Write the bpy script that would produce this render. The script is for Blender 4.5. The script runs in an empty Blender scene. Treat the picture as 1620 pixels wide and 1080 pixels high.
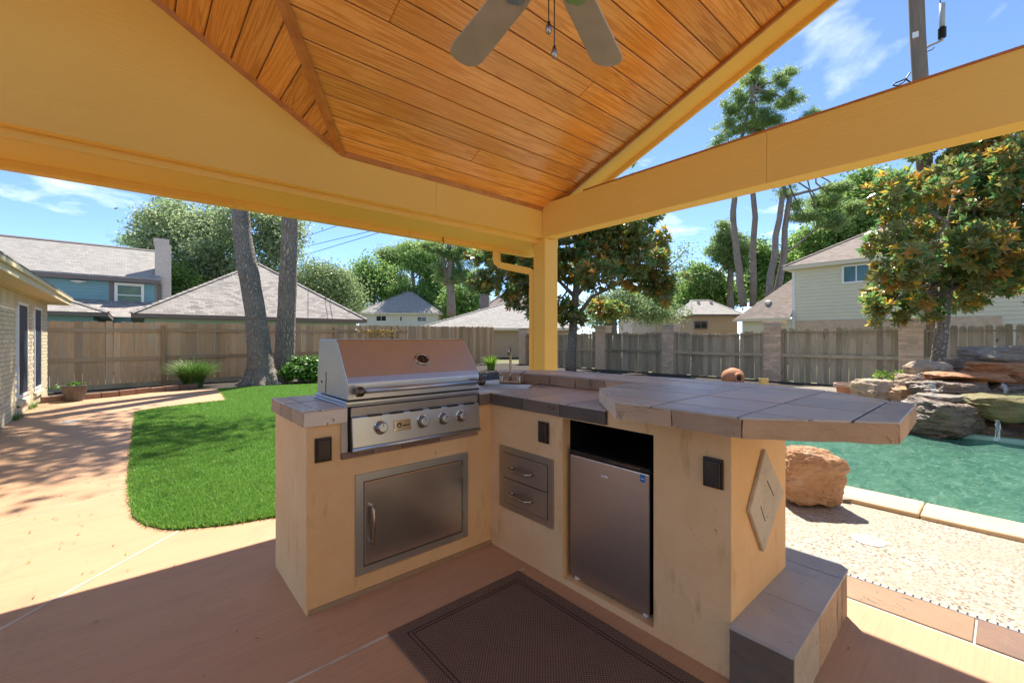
import bpy, bmesh, math, random
import numpy as np
from mathutils import Vector, Matrix, noise as mnoise

# ------------------------------------------------------------------ camera, sky, sun, exposure
scene = bpy.context.scene
col = scene.collection
EYE = 1.30
FPX, CX, CY = 686.0, 810.0, 534.0          # focal length and horizon in photo pixels (1620 x 1080)
AX = math.atan(785 / 686.0)                 # heading of the world X axis to the right of the view axis
cam_d = bpy.data.cameras.new('camera'); cam = bpy.data.objects.new('camera', cam_d); col.objects.link(cam)
cam_d.sensor_width = 36.0; cam_d.lens = 36.0 * FPX / 1620.0
cam_d.shift_y = -6.0 / 1620.0
cam_d.clip_start = 0.02; cam_d.clip_end = 2000
cam.location = (0, 0, EYE)
cam.rotation_euler = (math.radians(90), 0, -(math.pi / 2 - AX))
scene.camera = cam
SUN = Vector((0.523, 0.437, 1.0)).normalized()
sun_el = math.asin(SUN.z); sun_az = math.atan2(SUN.x, SUN.y)
world = bpy.data.worlds.new('World'); scene.world = world; world.use_nodes = True
sun_d = bpy.data.lights.new('sun', 'SUN'); sun = bpy.data.objects.new('sun', sun_d); col.objects.link(sun)
sun_d.energy = 2.0; sun_d.angle = math.radians(0.53); sun_d.color = (1.0, 0.92, 0.79)
sun.rotation_euler = (-SUN).to_track_quat('-Z', 'Y').to_euler()
vs = scene.view_settings
vs.view_transform = 'Standard'; vs.look = 'None'; vs.gamma = 1.0; vs.use_curve_mapping = False
vs.exposure = 2.48
scene.cycles.max_bounces = 10; scene.cycles.diffuse_bounces = 9; scene.cycles.transparent_max_bounces = 12
scene.cycles.use_denoising = True
SKY_STRENGTH = 0.05

def build_world():
    nt = world.node_tree; nt.nodes.clear(); L = nt.links
    out = nt.nodes.new('ShaderNodeOutputWorld'); bg = nt.nodes.new('ShaderNodeBackground')
    sky = nt.nodes.new('ShaderNodeTexSky'); sky.sky_type = 'NISHITA'; sky.sun_disc = False
    sky.sun_elevation = sun_el; sky.sun_rotation = sun_az; sky.altitude = 20; sky.air_density = 0.62; sky.dust_density = 0.05; sky.ozone_density = 5.0
    tc = nt.nodes.new('ShaderNodeTexCoord'); sep = nt.nodes.new('ShaderNodeSeparateXYZ')
    L.new(tc.outputs['Generated'], sep.inputs[0])
    # project the view direction on a cloud layer: xy / (z + c)
    add = nt.nodes.new('ShaderNodeMath'); add.operation = 'ADD'; add.inputs[1].default_value = 0.16; L.new(sep.outputs[2], add.inputs[0])
    mx = nt.nodes.new('ShaderNodeMath'); mx.operation = 'MAXIMUM'; mx.inputs[1].default_value = 0.05; L.new(add.outputs[0], mx.inputs[0])
    comb = nt.nodes.new('ShaderNodeCombineXYZ')
    for i in range(2):
        d = nt.nodes.new('ShaderNodeMath'); d.operation = 'DIVIDE'; L.new(sep.outputs[i], d.inputs[0]); L.new(mx.outputs[0], d.inputs[1]); L.new(d.outputs[0], comb.inputs[i])
    n = nt.nodes.new('ShaderNodeTexNoise'); n.inputs['Scale'].default_value = 1.7; n.inputs['Detail'].default_value = 8; n.inputs['Roughness'].default_value = 0.56; n.inputs['Distortion'].default_value = 0.3
    mp = nt.nodes.new('ShaderNodeMapping'); mp.inputs['Location'].default_value = (5.3, 2.2, 0.4); L.new(comb.outputs[0], mp.inputs[0]); L.new(mp.outputs[0], n.inputs['Vector'])
    r = nt.nodes.new('ShaderNodeValToRGB'); r.color_ramp.elements[0].position = 0.54; r.color_ramp.elements[1].position = 0.70
    r.color_ramp.elements[0].color = (0, 0, 0, 1); r.color_ramp.elements[1].color = (0.85, 0.85, 0.85, 1)
    L.new(n.outputs['Fac'], r.inputs[0])
    mix = nt.nodes.new('ShaderNodeMix'); mix.data_type = 'RGBA'; mix.inputs[7].default_value = (6.2, 6.5, 6.9, 1)
    L.new(r.outputs[0], mix.inputs[0]); L.new(sky.outputs[0], mix.inputs[6])
    bg.inputs['Strength'].default_value = SKY_STRENGTH
    L.new(mix.outputs[2], bg.inputs['Color']); L.new(bg.outputs[0], out.inputs['Surface'])
build_world()

# ------------------------------------------------------------------ pixel helpers (photo pixel -> direction)
XC = (math.sin(AX), math.cos(AX)); YC = (-math.cos(AX), math.sin(AX))
def ray(px, py):
    r = (px - CX) / FPX
    return Vector((XC[0] * r + XC[1], YC[0] * r + YC[1], -(py - CY) / FPX))
def at(px, py, dep): return Vector((0, 0, EYE)) + ray(px, py) * dep
def onz(px, py, z=0.0): d = ray(px, py); return Vector((0, 0, EYE)) + d * ((z - EYE) / d.z)
def onx(px, py, x): d = ray(px, py); return Vector((0, 0, EYE)) + d * (x / d.x)
def ony(px, py, y): d = ray(px, py); return Vector((0, 0, EYE)) + d * (y / d.y)

# ------------------------------------------------------------------ materials
MATS = {}
def node(nt, t, **kw):
    n = nt.nodes.new(t)
    for k, v in kw.items(): setattr(n, k, v)
    return n
def mixc(nt, fac, a, b, blend='MIX'):
    m = node(nt, 'ShaderNodeMix', data_type='RGBA', blend_type=blend)
    for s, v in ((0, fac), (6, a), (7, b)):
        if hasattr(v, 'is_output'): nt.links.new(v, m.inputs[s])
        elif s == 0: m.inputs[0].default_value = v
        else: m.inputs[s].default_value = (*v, 1)
    return m.outputs[2]
def ramp(nt, src, p0, p1, c0=(0, 0, 0), c1=(1, 1, 1)):
    r = node(nt, 'ShaderNodeValToRGB'); e = r.color_ramp.elements
    e[0].position = p0; e[1].position = p1; e[0].color = (*c0, 1); e[1].color = (*c1, 1)
    nt.links.new(src, r.inputs[0]); return r.outputs[0]
def coords(nt, scale=(1, 1, 1), rnd=0.0, rot=(0, 0, 0)):
    tc = node(nt, 'ShaderNodeTexCoord'); v = tc.outputs['Object']
    if rnd:
        oi = node(nt, 'ShaderNodeObjectInfo'); m = node(nt, 'ShaderNodeVectorMath', operation='MULTIPLY_ADD')
        m.inputs[1].default_value = (0, 0, 0)
        cb = node(nt, 'ShaderNodeCombineXYZ')
        ml = node(nt, 'ShaderNodeMath', operation='MULTIPLY'); ml.inputs[1].default_value = rnd
        nt.links.new(oi.outputs['Random'], ml.inputs[0])
        for i in range(3): nt.links.new(ml.outputs[0], cb.inputs[i])
        ad = node(nt, 'ShaderNodeVectorMath', operation='ADD'); nt.links.new(v, ad.inputs[0]); nt.links.new(cb.outputs[0], ad.inputs[1]); v = ad.outputs[0]
    mp = node(nt, 'ShaderNodeMapping'); mp.inputs['Scale'].default_value = scale; mp.inputs['Rotation'].default_value = rot
    nt.links.new(v, mp.inputs[0]); return mp.outputs[0]
def noise(nt, vec, scale, detail=4, rough=0.55, dist=0.0):
    n = node(nt, 'ShaderNodeTexNoise'); n.inputs['Scale'].default_value = scale; n.inputs['Detail'].default_value = detail
    n.inputs['Roughness'].default_value = rough; n.inputs['Distortion'].default_value = dist
    nt.links.new(vec, n.inputs['Vector']); return n.outputs['Fac']
def bump(nt, h, strength, dist, prev=None):
    b = node(nt, 'ShaderNodeBump'); b.inputs['Strength'].default_value = strength; b.inputs['Distance'].default_value = dist
    nt.links.new(h, b.inputs['Height'])
    if prev is not None: nt.links.new(prev, b.inputs['Normal'])
    return b.outputs[0]
def base(name, rough=0.6, metal=0.0, spec=0.5):
    m = bpy.data.materials.new(name); m.use_nodes = True; nt = m.node_tree
    p = nt.nodes['Principled BSDF']; p.inputs['Roughness'].default_value = rough; p.inputs['Metallic'].default_value = metal
    p.inputs['Specular IOR Level'].default_value = spec
    MATS[name] = m; return m, nt, p
def randval(nt, c, amt, sat=0.0):
    """per-object brightness variation"""
    oi = node(nt, 'ShaderNodeObjectInfo'); mr = node(nt, 'ShaderNodeMapRange'); mr.inputs[3].default_value = 1 - amt; mr.inputs[4].default_value = 1 + amt
    nt.links.new(oi.outputs['Random'], mr.inputs[0])
    h = node(nt, 'ShaderNodeHueSaturation'); nt.links.new(mr.outputs[0], h.inputs['Value']); nt.links.new(c, h.inputs['Color'])
    return h.outputs[0]
def simple(name, c0, c1=None, nscale=4, rough=0.6, metal=0.0, spec=0.5, bs=0.0, bscale=60, bdist=0.005, var=0.0, vscale=(1, 1, 1), lo=0.35, hi=0.65, rnd=0.0, detail=5, rvar=0.0):
    """two colours mixed by noise, bump, per-object variation"""
    m, nt, p = base(name, rough, metal, spec); v = coords(nt, vscale, rnd)
    f = ramp(nt, noise(nt, v, nscale, detail), lo, hi)
    c = mixc(nt, f, c0, c1 or c0)
    if var: c = randval(nt, c, var)
    nt.links.new(c, p.inputs['Base Color'])
    if rvar:
        mr = node(nt, 'ShaderNodeMapRange'); mr.inputs[3].default_value = rough - rvar; mr.inputs[4].default_value = rough + rvar
        nt.links.new(noise(nt, v, nscale * 2.3, 4), mr.inputs[0]); nt.links.new(mr.outputs[0], p.inputs['Roughness'])
    if bs: nt.links.new(bump(nt, noise(nt, v, bscale, 5), bs, bdist), p.inputs['Normal'])
    return m
def leafmat(name, cols, under=None, rough=0.45, transl=0.25, spec=0.4):
    """leaf colours picked per leaf (mesh island); other colour on the underside"""
    m, nt, p = base(name, rough, 0, spec); g = node(nt, 'ShaderNodeNewGeometry')
    r = node(nt, 'ShaderNodeValToRGB'); r.color_ramp.interpolation = 'LINEAR'
    while len(r.color_ramp.elements) < len(cols): r.color_ramp.elements.new(0.5)
    for i, (pos, c) in enumerate(cols): r.color_ramp.elements[i].position = pos; r.color_ramp.elements[i].color = (*c, 1)
    nt.links.new(g.outputs['Random Per Island'], r.inputs[0]); c = r.outputs[0]
    if under: c = mixc(nt, g.outputs['Backfacing'], c, under)
    nt.links.new(c, p.inputs['Base Color'])
    if transl:
        t = node(nt, 'ShaderNodeBsdfTranslucent'); ms = node(nt, 'ShaderNodeMixShader'); ms.inputs[0].default_value = transl
        out = nt.nodes['Material Output']; nt.links.new(c, t.inputs['Color']); nt.links.new(p.outputs[0], ms.inputs[1]); nt.links.new(t.outputs[0], ms.inputs[2]); nt.links.new(ms.outputs[0], out.inputs['Surface'])
    return m

def make_materials():
    simple('stucco', (.83, .57, .31), (.77, .50, .25), 3, .85, bs=.5, bscale=120, bdist=.005, spec=.25, detail=8)
    m = MATS['stucco']; nt = m.node_tree; p = nt.nodes['Principled BSDF']            # trowel swirls, splashes and drips
    src = p.inputs['Base Color'].links[0].from_socket; nb = p.inputs['Normal'].links[0].from_socket
    st = ramp(nt, noise(nt, coords(nt, (5, 5, 1.3)), 3.1, 6, .6), .60, .78); c = mixc(nt, st, src, (.58, .36, .16)); sp = ramp(nt, noise(nt, coords(nt, (1, 1, .6)), 30, 3), .72, .76); c = mixc(nt, sp, c, (.42, .26, .13))
    nt.links.new(c, p.inputs['Base Color']); nt.links.new(bump(nt, noise(nt, coords(nt), 9, 4, .5, 1.0), .35, .02, nb), p.inputs['Normal'])
    simple('plain_white', (.78, .78, .75), None, 3, .5)
    simple('black_plastic', (.012, .012, .013), None, 3, .35)
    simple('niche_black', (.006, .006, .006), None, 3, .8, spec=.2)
    simple('bronze_plastic', (.028, .019, .014), (.04, .028, .02), 20, .35)
    # painted fibre-cement trim with pressed wood grain; grain along X or Y
    for nm, sc in (('trim_x', (.5, 9, 9)), ('trim_y', (9, .5, 9)), ('trim_z', (9, 9, .5))):
        m, nt, p = base(nm, .55, 0, .3); v = coords(nt, sc)
        f = noise(nt, v, 4, 6, .6, 1.2); c = mixc(nt, ramp(nt, noise(nt, coords(nt), 1.2, 3), .3, .7), (.79, .495, .118), (.755, .46, .10))
        nt.links.new(c, p.inputs['Base Color']); nt.links.new(bump(nt, f, .35, .010), p.inputs['Normal'])
    # stained pine ceiling boards
    for nm, sc in (('pine_x', (.42, 10, 10)), ('pine_y', (10, .42, 10))):
        m, nt, p = base(nm, .24, 0, .5); v = coords(nt, sc, 37.0)
        w = node(nt, 'ShaderNodeTexWave', wave_type='RINGS', rings_direction='X' if nm == 'pine_y' else 'Y')
        dn = node(nt, 'ShaderNodeVectorMath', operation='MULTIPLY_ADD')
        nn = node(nt, 'ShaderNodeTexNoise'); nn.inputs['Scale'].default_value = 1.1; nn.inputs['Detail'].default_value = 3; nt.links.new(v, nn.inputs['Vector'])
        nt.links.new(nn.outputs['Color'], dn.inputs[0]); dn.inputs[1].default_value = (2.2, 2.2, 2.2); nt.links.new(v, dn.inputs[2])
        nt.links.new(dn.outputs[0], w.inputs['Vector']); w.inputs['Scale'].default_value = 1.5; w.inputs['Distortion'].default_value = 2.5; w.inputs['Detail'].default_value = 3; w.inputs['Detail Scale'].default_value = 1.2
        f = ramp(nt, w.outputs['Fac'], .3, 1.0)
        c = mixc(nt, f, (.74, .345, .08), (.54, .21, .034))
        c = mixc(nt, ramp(nt, noise(nt, coords(nt, (1, 1, 1), 11.0), 2.6, 4), .45, .8), c, (.64, .24, .03))
        fine = noise(nt, coords(nt, tuple(s * 12 for s in sc), 37.0), 4, 3)
        c = mixc(nt, ramp(nt, fine, .5, .75), c, (.56, .20, .03)); c = randval(nt, c, .15)
        nt.links.new(c, p.inputs['Base Color']); nt.links.new(bump(nt, fine, .12, .002), p.inputs['Normal'])
    simple('pine_trim', (.46, .17, .035), (.34, .11, .02), 3, .35, vscale=(3, 3, 3), var=.1)
    # brushed stainless steel
    for nm, sc, c0, r0 in (('steel_x', (1, 1, 260), (.52, .58, .645), .38), ('steel_y', (260, 1, 260), (.52, .49, .45), .36), ('steel_door', (2, 2, 220), (.64, .65, .66), .24)):
        m, nt, p = base(nm, r0, 1.0); v = coords(nt, sc)
        f = noise(nt, v, 1.5, 4); cl = noise(nt, coords(nt), 6, 2)
        nt.links.new(mixc(nt, ramp(nt, cl, .2, .9), c0, tuple(x * .9 for x in c0)), p.inputs['Base Color'])
        mr = node(nt, 'ShaderNodeMapRange'); mr.inputs[3].default_value = r0 - .04; mr.inputs[4].default_value = r0 + .06; nt.links.new(cl, mr.inputs[0]); nt.links.new(mr.outputs[0], p.inputs['Roughness'])
        nt.links.new(bump(nt, f, .06, .001), p.inputs['Normal'])
    m = MATS['steel_door']; nt = m.node_tree; p = nt.nodes['Principled BSDF']          # rust freckles where grease hit the door
    src = p.inputs['Base Color'].links[0].from_socket
    sp = ramp(nt, noise(nt, coords(nt, (1, 1, .7)), 55, 3), .66, .70); patch = ramp(nt, noise(nt, coords(nt), 3.2, 2), .45, .6)
    mu = node(nt, 'ShaderNodeMath', operation='MULTIPLY'); nt.links.new(sp, mu.inputs[0]); nt.links.new(patch, mu.inputs[1])
    nt.links.new(mixc(nt, mu.outputs[0], src, (.16, .10, .06)), p.inputs['Base Color'])
    simple('fridge_steel', (.58, .50, .43), (.54, .465, .40), 3, .36, 1.0, vscale=(1, 1, 40))
    simple('chrome', (.72, .70, .67), None, 3, .12, 1.0)
    simple('dark_metal', (.10, .085, .075), (.14, .12, .10), 12, .35, 1.0)
    simple('nickel', (.42, .38, .32), None, 3, .25, 1.0)
    simple('blue_sticker', (.02, .19, .45), None, 3, .4)
    simple('print_white', (.75, .75, .75), None, 3, .4)
    # slate
    def slate(nm, cs, rough, bs, bscale):
        m, nt, p = base(nm, rough, 0, .5); v = coords(nt, (1, 1, 1), 23.0)
        n1 = noise(nt, v, 5, 6, .6, .8); oi = node(nt, 'ShaderNodeObjectInfo')
        c = mixc(nt, ramp(nt, n1, .35, .7), cs[0], cs[1]); c = mixc(nt, ramp(nt, oi.outputs['Random'], .45, .95), c, cs[2])
        ve = noise(nt, coords(nt, (3, 1.2, 3), 23.0), 4, 8, .7, 2.0)
        c = mixc(nt, ramp(nt, ve, .60, .66), c, tuple(x * .45 for x in cs[0])); c = randval(nt, c, .18)
        nt.links.new(c, p.inputs['Base Color'])
        mr = node(nt, 'ShaderNodeMapRange'); mr.inputs[3].default_value = rough - .12; mr.inputs[4].default_value = rough + .15; nt.links.new(n1, mr.inputs[0]); nt.links.new(mr.outputs[0], p.inputs['Roughness'])
        b1 = bump(nt, ve, bs, .012); nt.links.new(bump(nt, noise(nt, v, bscale, 5), bs * .5, .003, b1), p.inputs['Normal'])
    slate('slate_top', ((.45, .44, .42), (.385, .38, .375), (.45, .40, .355)), .30, .22, 60)
    slate('slate_step', ((.48, .47, .445), (.39, .39, .39), (.42, .35, .32)), .45, .6, 50)
    slate('slate_edge', ((.44, .31, .20), (.33, .23, .15), (.48, .34, .22)), .7, .9, 40)
    slate('slate_dark', ((.15, .115, .09), (.10, .085, .07), (.20, .145, .10)), .6, .7, 40)
    slate('slate_strip', ((.26, .17, .145), (.20, .135, .12), (.30, .23, .19)), .6, .5, 40)
    slate('slate_pale', ((.62, .55, .44), (.50, .43, .34), (.66, .59, .48)), .65, .7, 30)
    slate('border_slate', ((.24, .135, .085), (.17, .105, .08), (.42, .28, .12)), .55, .45, 30)
    simple('grout', (.075, .065, .055), (.10, .09, .08), 30, .9)
    simple('grout_pale', (.55, .50, .43), None, 30, .9)
    # stained broom-finished concrete
    m, nt, p = base('concrete', .6, 0, .35); v = coords(nt)
    c = mixc(nt, ramp(nt, noise(nt, v, .8, 5), .3, .7), (.54, .325, .19), (.485, .285, .165))
    c = mixc(nt, ramp(nt, noise(nt, coords(nt, (1, 2.5, 1)), 2.3, 8, .65), .5, .8), c, (.41, .245, .14))
    br = noise(nt, coords(nt, (2.5, 70, 1), 0, (0, 0, .12)), 1, 4); c = mixc(nt, ramp(nt, br, .45, .8), c, (.43, .26, .15))
    sp = ramp(nt, noise(nt, v, 42, 2), .72, .77); c = mixc(nt, sp, c, (.22, .13, .08)); c = mixc(nt, ramp(nt, noise(nt, coords(nt, (1, .6, 1)), 1.7, 9, .75, 1.5), .56, .72), c, (.40, .25, .15))
    nt.links.new(c, p.inputs['Base Color']); b = bump(nt, br, .25, .003); nt.links.new(bump(nt, noise(nt, v, 130, 4), .25, .002, b), p.inputs['Normal'])
    simple('joint_strip', (.62, .55, .45), (.45, .38, .30), 8, .8)
    # exposed pebble aggregate
    m, nt, p = base('pebble', .55, 0, .4); v = coords(nt)
    vo = node(nt, 'ShaderNodeTexVoronoi'); vo.inputs['Scale'].default_value = 76; nt.links.new(v, vo.inputs['Vector'])
    rr = node(nt, 'ShaderNodeValToRGB'); e = rr.color_ramp.elements; e[0].position = 0; e[0].color = (.05, .04, .035, 1); e[1].position = 1; e[1].color = (.52, .49, .43, 1)
    for pos, cc in ((.12, (.15, .105, .07)), (.26, (.30, .215, .135)), (.42, (.36, .315, .25)), (.75, (.42, .385, .325))): q = e.new(pos); q.color = (*cc, 1)
    sp = node(nt, 'ShaderNodeSeparateColor'); nt.links.new(vo.outputs['Color'], sp.inputs[0]); nt.links.new(sp.outputs[0], rr.inputs[0])
    c = mixc(nt, ramp(nt, vo.outputs['Distance'], .45, .75), rr.outputs[0], (.33, .295, .24)); c = mixc(nt, ramp(nt, noise(nt, v, 2.2, 4), .4, .8), c, (.33, .285, .22))
    nt.links.new(c, p.inputs['Base Color']); nt.links.new(bump(nt, vo.outputs['Distance'], -.5, .006), p.inputs['Normal'])
    simple('coping', (.66, .49, .29), (.55, .40, .25), 3, .75, bs=.4, bscale=14, bdist=.01, var=.08, rnd=9)
    simple('plaster', (.30, .58, .49), (.38, .64, .55), 2, .8)
    # pool water
    m, nt, p = base('water', .03, 0, .5); v = coords(nt, (1, 1.9, 1))
    n1 = noise(nt, v, 3.2, 5, .6, .8); n2 = noise(nt, coords(nt, (1, 2.6, 1), 0, (0, 0, .5)), 8, 4, .6, 1.2)
    c = mixc(nt, ramp(nt, n1, .35, .65), (.06, .17, .13), (.12, .27, .205)); c = mixc(nt, ramp(nt, n2, .52, .74), c, (.25, .42, .345))  # pale ripple highlights are put into the water colour
    nt.links.new(c, p.inputs['Base Color']); p.inputs['IOR'].default_value = 1.33
    b = bump(nt, n1, .4, .10); nt.links.new(bump(nt, n2, .25, .05, b), p.inputs['Normal'])
    out = nt.nodes['Material Output']; tr = node(nt, 'ShaderNodeBsdfTransparent'); tr.inputs[0].default_value = (.45, .92, .80, 1); ms = node(nt, 'ShaderNodeMixShader'); ms.inputs[0].default_value = .38
    nt.links.new(p.outputs[0], ms.inputs[1]); nt.links.new(tr.outputs[0], ms.inputs[2]); nt.links.new(ms.outputs[0], out.inputs['Surface'])
    m, nt, p = base('falling_water', .1, 0, .5); p.inputs['Base Color'].default_value = (.75, .85, .88, 1); tr = node(nt, 'ShaderNodeBsdfTransparent'); ms = node(nt, 'ShaderNodeMixShader')
    nt.links.new(ramp(nt, noise(nt, coords(nt, (45, 45, 4)), 2, 4), .46, .72), ms.inputs[0]); nt.links.new(p.outputs[0], ms.inputs[2]); nt.links.new(tr.outputs[0], ms.inputs[1]); nt.links.new(ms.outputs[0], nt.nodes['Material Output'].inputs['Surface'])
    # rocks
    def rockmat(nm, a, b_, c_, rough, spec=.4):
        m, nt, p = base(nm, rough, 0, spec); v = coords(nt, (1, 1, 1), 31.0)
        n1 = noise(nt, v, 3.5, 8, .65, .5); n2 = noise(nt, coords(nt, (1, 1, 4), 31.0), 5, 6, .6)
        c = mixc(nt, ramp(nt, n1, .35, .65), a, b_); c = mixc(nt, ramp(nt, n2, .5, .7), c, c_); nt.links.new(c, p.inputs['Base Color'])
        b1 = bump(nt, n1, .9, .06); nt.links.new(bump(nt, noise(nt, v, 22, 8, .7), .9, .02, b1), p.inputs['Normal'])
    rockmat('rock_sand', (.55, .34, .20), (.42, .22, .11), (.58, .40, .27), .85)
    rockmat('rock_orange', (.50, .22, .09), (.36, .14, .06), (.40, .27, .16), .6)
    rockmat('rock_wet', (.12, .09, .07), (.21, .15, .105), (.31, .205, .14), .3, .6)
    rockmat('rock_moss', (.16, .17, .055), (.26, .18, .08), (.10, .12, .04), .6)
    rockmat('rock_grey', (.30, .26, .21), (.20, .17, .145), (.36, .30, .23), .75)
    rockmat('rock_tan', (.48, .37, .26), (.36, .26, .18), (.52, .42, .32), .8)
    simple('rug', (.12, .08, .06), (.10, .066, .05), 8, .75, spec=.25)
    m = MATS['rug']; nt = m.node_tree; p = nt.nodes['Principled BSDF']                 # woven vinyl: offset rows of small knobs
    bt = node(nt, 'ShaderNodeTexVoronoi'); bt.inputs['Scale'].default_value = 1.0; bt.inputs['Randomness'].default_value = .12; nt.links.new(coords(nt, (95, 95, 1), 0, (0, 0, .785)), bt.inputs['Vector'])
    src = p.inputs['Base Color'].links[0].from_socket
    nt.links.new(mixc(nt, ramp(nt, bt.outputs['Distance'], .18, .42), (.25, .17, .13), src), p.inputs['Base Color']); nt.links.new(bump(nt, bt.outputs['Distance'], -.9, .006), p.inputs['Normal'])
    simple('rug_line', (.02, .013, .011), None, 3, .8)
    # woods
    def wood(nm, a, b_, c_, var):
        m, nt, p = base(nm, .85, 0, .2); v = coords(nt, (9, 9, .8), 53.0)
        f = noise(nt, v, 2.5, 6, .6, 1.0); c = mixc(nt, ramp(nt, f, .3, .7), a, b_)
        kn = ramp(nt, noise(nt, coords(nt, (7, 7, 2.6), 53.0), 1.7, 2), .70, .76); c = mixc(nt, kn, c, tuple(x * .45 for x in c_))
        wt = ramp(nt, noise(nt, coords(nt, (1, 1, .5), 3.0), 1.4, 5), .45, .75); c = mixc(nt, wt, c, c_); c = randval(nt, c, var)
        nt.links.new(c, p.inputs['Base Color']); nt.links.new(bump(nt, f, .4, .006), p.inputs['Normal'])
    wood('fence_new', (.68, .45, .26), (.54, .35, .19), (.56, .44, .31), .26)
    wood('fence_rail', (.52, .35, .20), (.42, .275, .15), (.43, .34, .25), .15)
    wood('fence_old', (.50, .41, .29), (.35, .28, .19), (.27, .24, .155), .25)
    wood('pole_wood', (.25, .19, .15), (.17, .125, .095), (.21, .18, .155), .1)
    simple('fan_blade', (.47, .42, .37), (.38, .335, .29), 3, .5, vscale=(2, 2, 2))
    # bricks
    simple('brick_cream', (.70, .60, .40), (.62, .52, .34), 6, .85, bs=.3, bscale=70, bdist=.003, var=.10, rnd=9)
    simple('mortar_cream', (.50, .44, .33), None, 6, .95)
    simple('brick_pink', (.68, .50, .345), (.56, .40, .27), 6, .88, bs=.4, bscale=60, bdist=.004, var=.2, rnd=9)
    simple('mortar_grey', (.52, .44, .35), None, 6, .95)
    simple('brick_edge', (.30, .17, .11), (.24, .14, .09), 8, .85, bs=.3, bscale=50, var=.15, rnd=5)
    simple('brick_chimney', (.62, .53, .46), (.5, .42, .36), 8, .9, var=.12, rnd=5)
    simple('screen', (.018, .028, .045), (.022, .033, .052), 30, .55, spec=.3)
    simple('glass_dark', (.02, .025, .03), None, 3, .08, spec=.6)
    simple('glass_green', (.10, .16, .06), (.05, .09, .04), 2.5, .15, spec=.6)
    simple('glass_teal', (.06, .15, .16), (.045, .12, .13), 2, .1, spec=.6)
    simple('house_trim_cream', (.66, .56, .33), None, 4, .6)
    # lap siding with real shadow lines coming from bump of the lap edge
    def siding(nm, a, pitch):
        m, nt, p = base(nm, .7, 0, .25); v = coords(nt)
        s = node(nt, 'ShaderNodeSeparateXYZ'); nt.links.new(v, s.inputs[0]); mm = node(nt, 'ShaderNodeMath', operation='MULTIPLY'); mm.inputs[1].default_value = 1 / pitch; nt.links.new(s.outputs[2], mm.inputs[0])
        fr = node(nt, 'ShaderNodeMath', operation='FRACT'); nt.links.new(mm.outputs[0], fr.inputs[0])
        c = mixc(nt, ramp(nt, noise(nt, v, .7, 3), .3, .7), a, tuple(x * .92 for x in a))
        nt.links.new(c, p.inputs['Base Color']); nt.links.new(bump(nt, fr.outputs[0], .6, .03), p.inputs['Normal'])
    siding('siding_blue', (.21, .38, .41), .2); siding('siding_teal', (.30, .42, .36), .2); siding('siding_cream', (.72, .66, .50), .19); siding('siding_white', (.74, .70, .58), .22); siding('wall_tan', (.46, .34, .22), 3.0)
    simple('trim_dark', (.16, .13, .115), None, 4, .6); simple('trim_white', (.78, .76, .70), None, 4, .6); simple('gutter_cream', (.68, .60, .44), None, 4, .6)
    # shingles: offset tabs with per-tab tone; 'run' axis picks the horizontal direction
    def shingle(nm, a, b_, ax):
        m, nt, p = base(nm, .9, 0, .2); tc = node(nt, 'ShaderNodeTexCoord'); s = node(nt, 'ShaderNodeSeparateXYZ'); nt.links.new(tc.outputs['Object'], s.inputs[0])
        cb = node(nt, 'ShaderNodeCombineXYZ'); nt.links.new(s.outputs[ax], cb.inputs[0]); ml = node(nt, 'ShaderNodeMath', operation='MULTIPLY'); ml.inputs[1].default_value = 1.8; nt.links.new(s.outputs[2], ml.inputs[0]); nt.links.new(ml.outputs[0], cb.inputs[1])
        br = node(nt, 'ShaderNodeTexBrick'); br.inputs['Scale'].default_value = 1.0; br.inputs['Brick Width'].default_value = .26; br.inputs['Row Height'].default_value = .15; br.inputs['Mortar Size'].default_value = .006; br.inputs['Bias'].default_value = 0
        br.inputs['Color1'].default_value = (*a, 1); br.inputs['Color2'].default_value = (*b_, 1); br.inputs['Mortar'].default_value = (*[x * .5 for x in b_], 1); nt.links.new(cb.outputs[0], br.inputs['Vector'])
        c = mixc(nt, ramp(nt, noise(nt, tc.outputs['Object'], 1.1, 5), .4, .8), br.outputs['Color'], tuple(x * .8 for x in a))
        nt.links.new(c, p.inputs['Base Color']); nt.links.new(bump(nt, br.outputs['Fac'], -.5, .02), p.inputs['Normal'])
    for ax, s in ((0, 'x'), (1, 'y')):
        shingle('shingle_grey_' + s, (.40, .365, .335), (.20, .18, .165), ax); shingle('shingle_pale_' + s, (.39, .37, .345), (.27, .255, .24), ax); shingle('shingle_brown_' + s, (.33, .27, .235), (.20, .165, .145), ax)
    # ground
    simple('soil', (.16, .13, .07), (.11, .13, .05), 1.2, .95, bs=.5, bscale=20)
    simple('turf_base', (.045, .13, .012), (.035, .10, .01), 3, .9, bs=.4, bscale=60)
    simple('mulch', (.022, .018, .016), (.055, .042, .033), 30, .95, bs=1.0, bscale=38, bdist=.04)
    simple('gravel', (.34, .30, .25), (.16, .14, .115), 60, .95, bs=1.0, bscale=70, bdist=.02)
    leafmat('grass_blade', [(0, (.09, .25, .035)), (.5, (.17, .38, .055)), (.9, (.27, .50, .10)), (1, (.46, .48, .2))], None, .5, .4)
    m = MATS['grass_blade']; nt = m.node_tree; rp = [n for n in nt.nodes if n.type == 'VALTORGB'][0]; f = ramp(nt, noise(nt, coords(nt), 1.3, 5, .6), .35, .7)
    for l in list(rp.outputs[0].links): sk = l.to_socket; nt.links.new(mixc(nt, f, rp.outputs[0], (.20, .37, .07)), sk)
    leafmat('leaf_oak', [(0, (.17, .26, .10)), (.6, (.32, .42, .20)), (1, (.50, .57, .34))], (.36, .43, .25), .5, .6)
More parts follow.
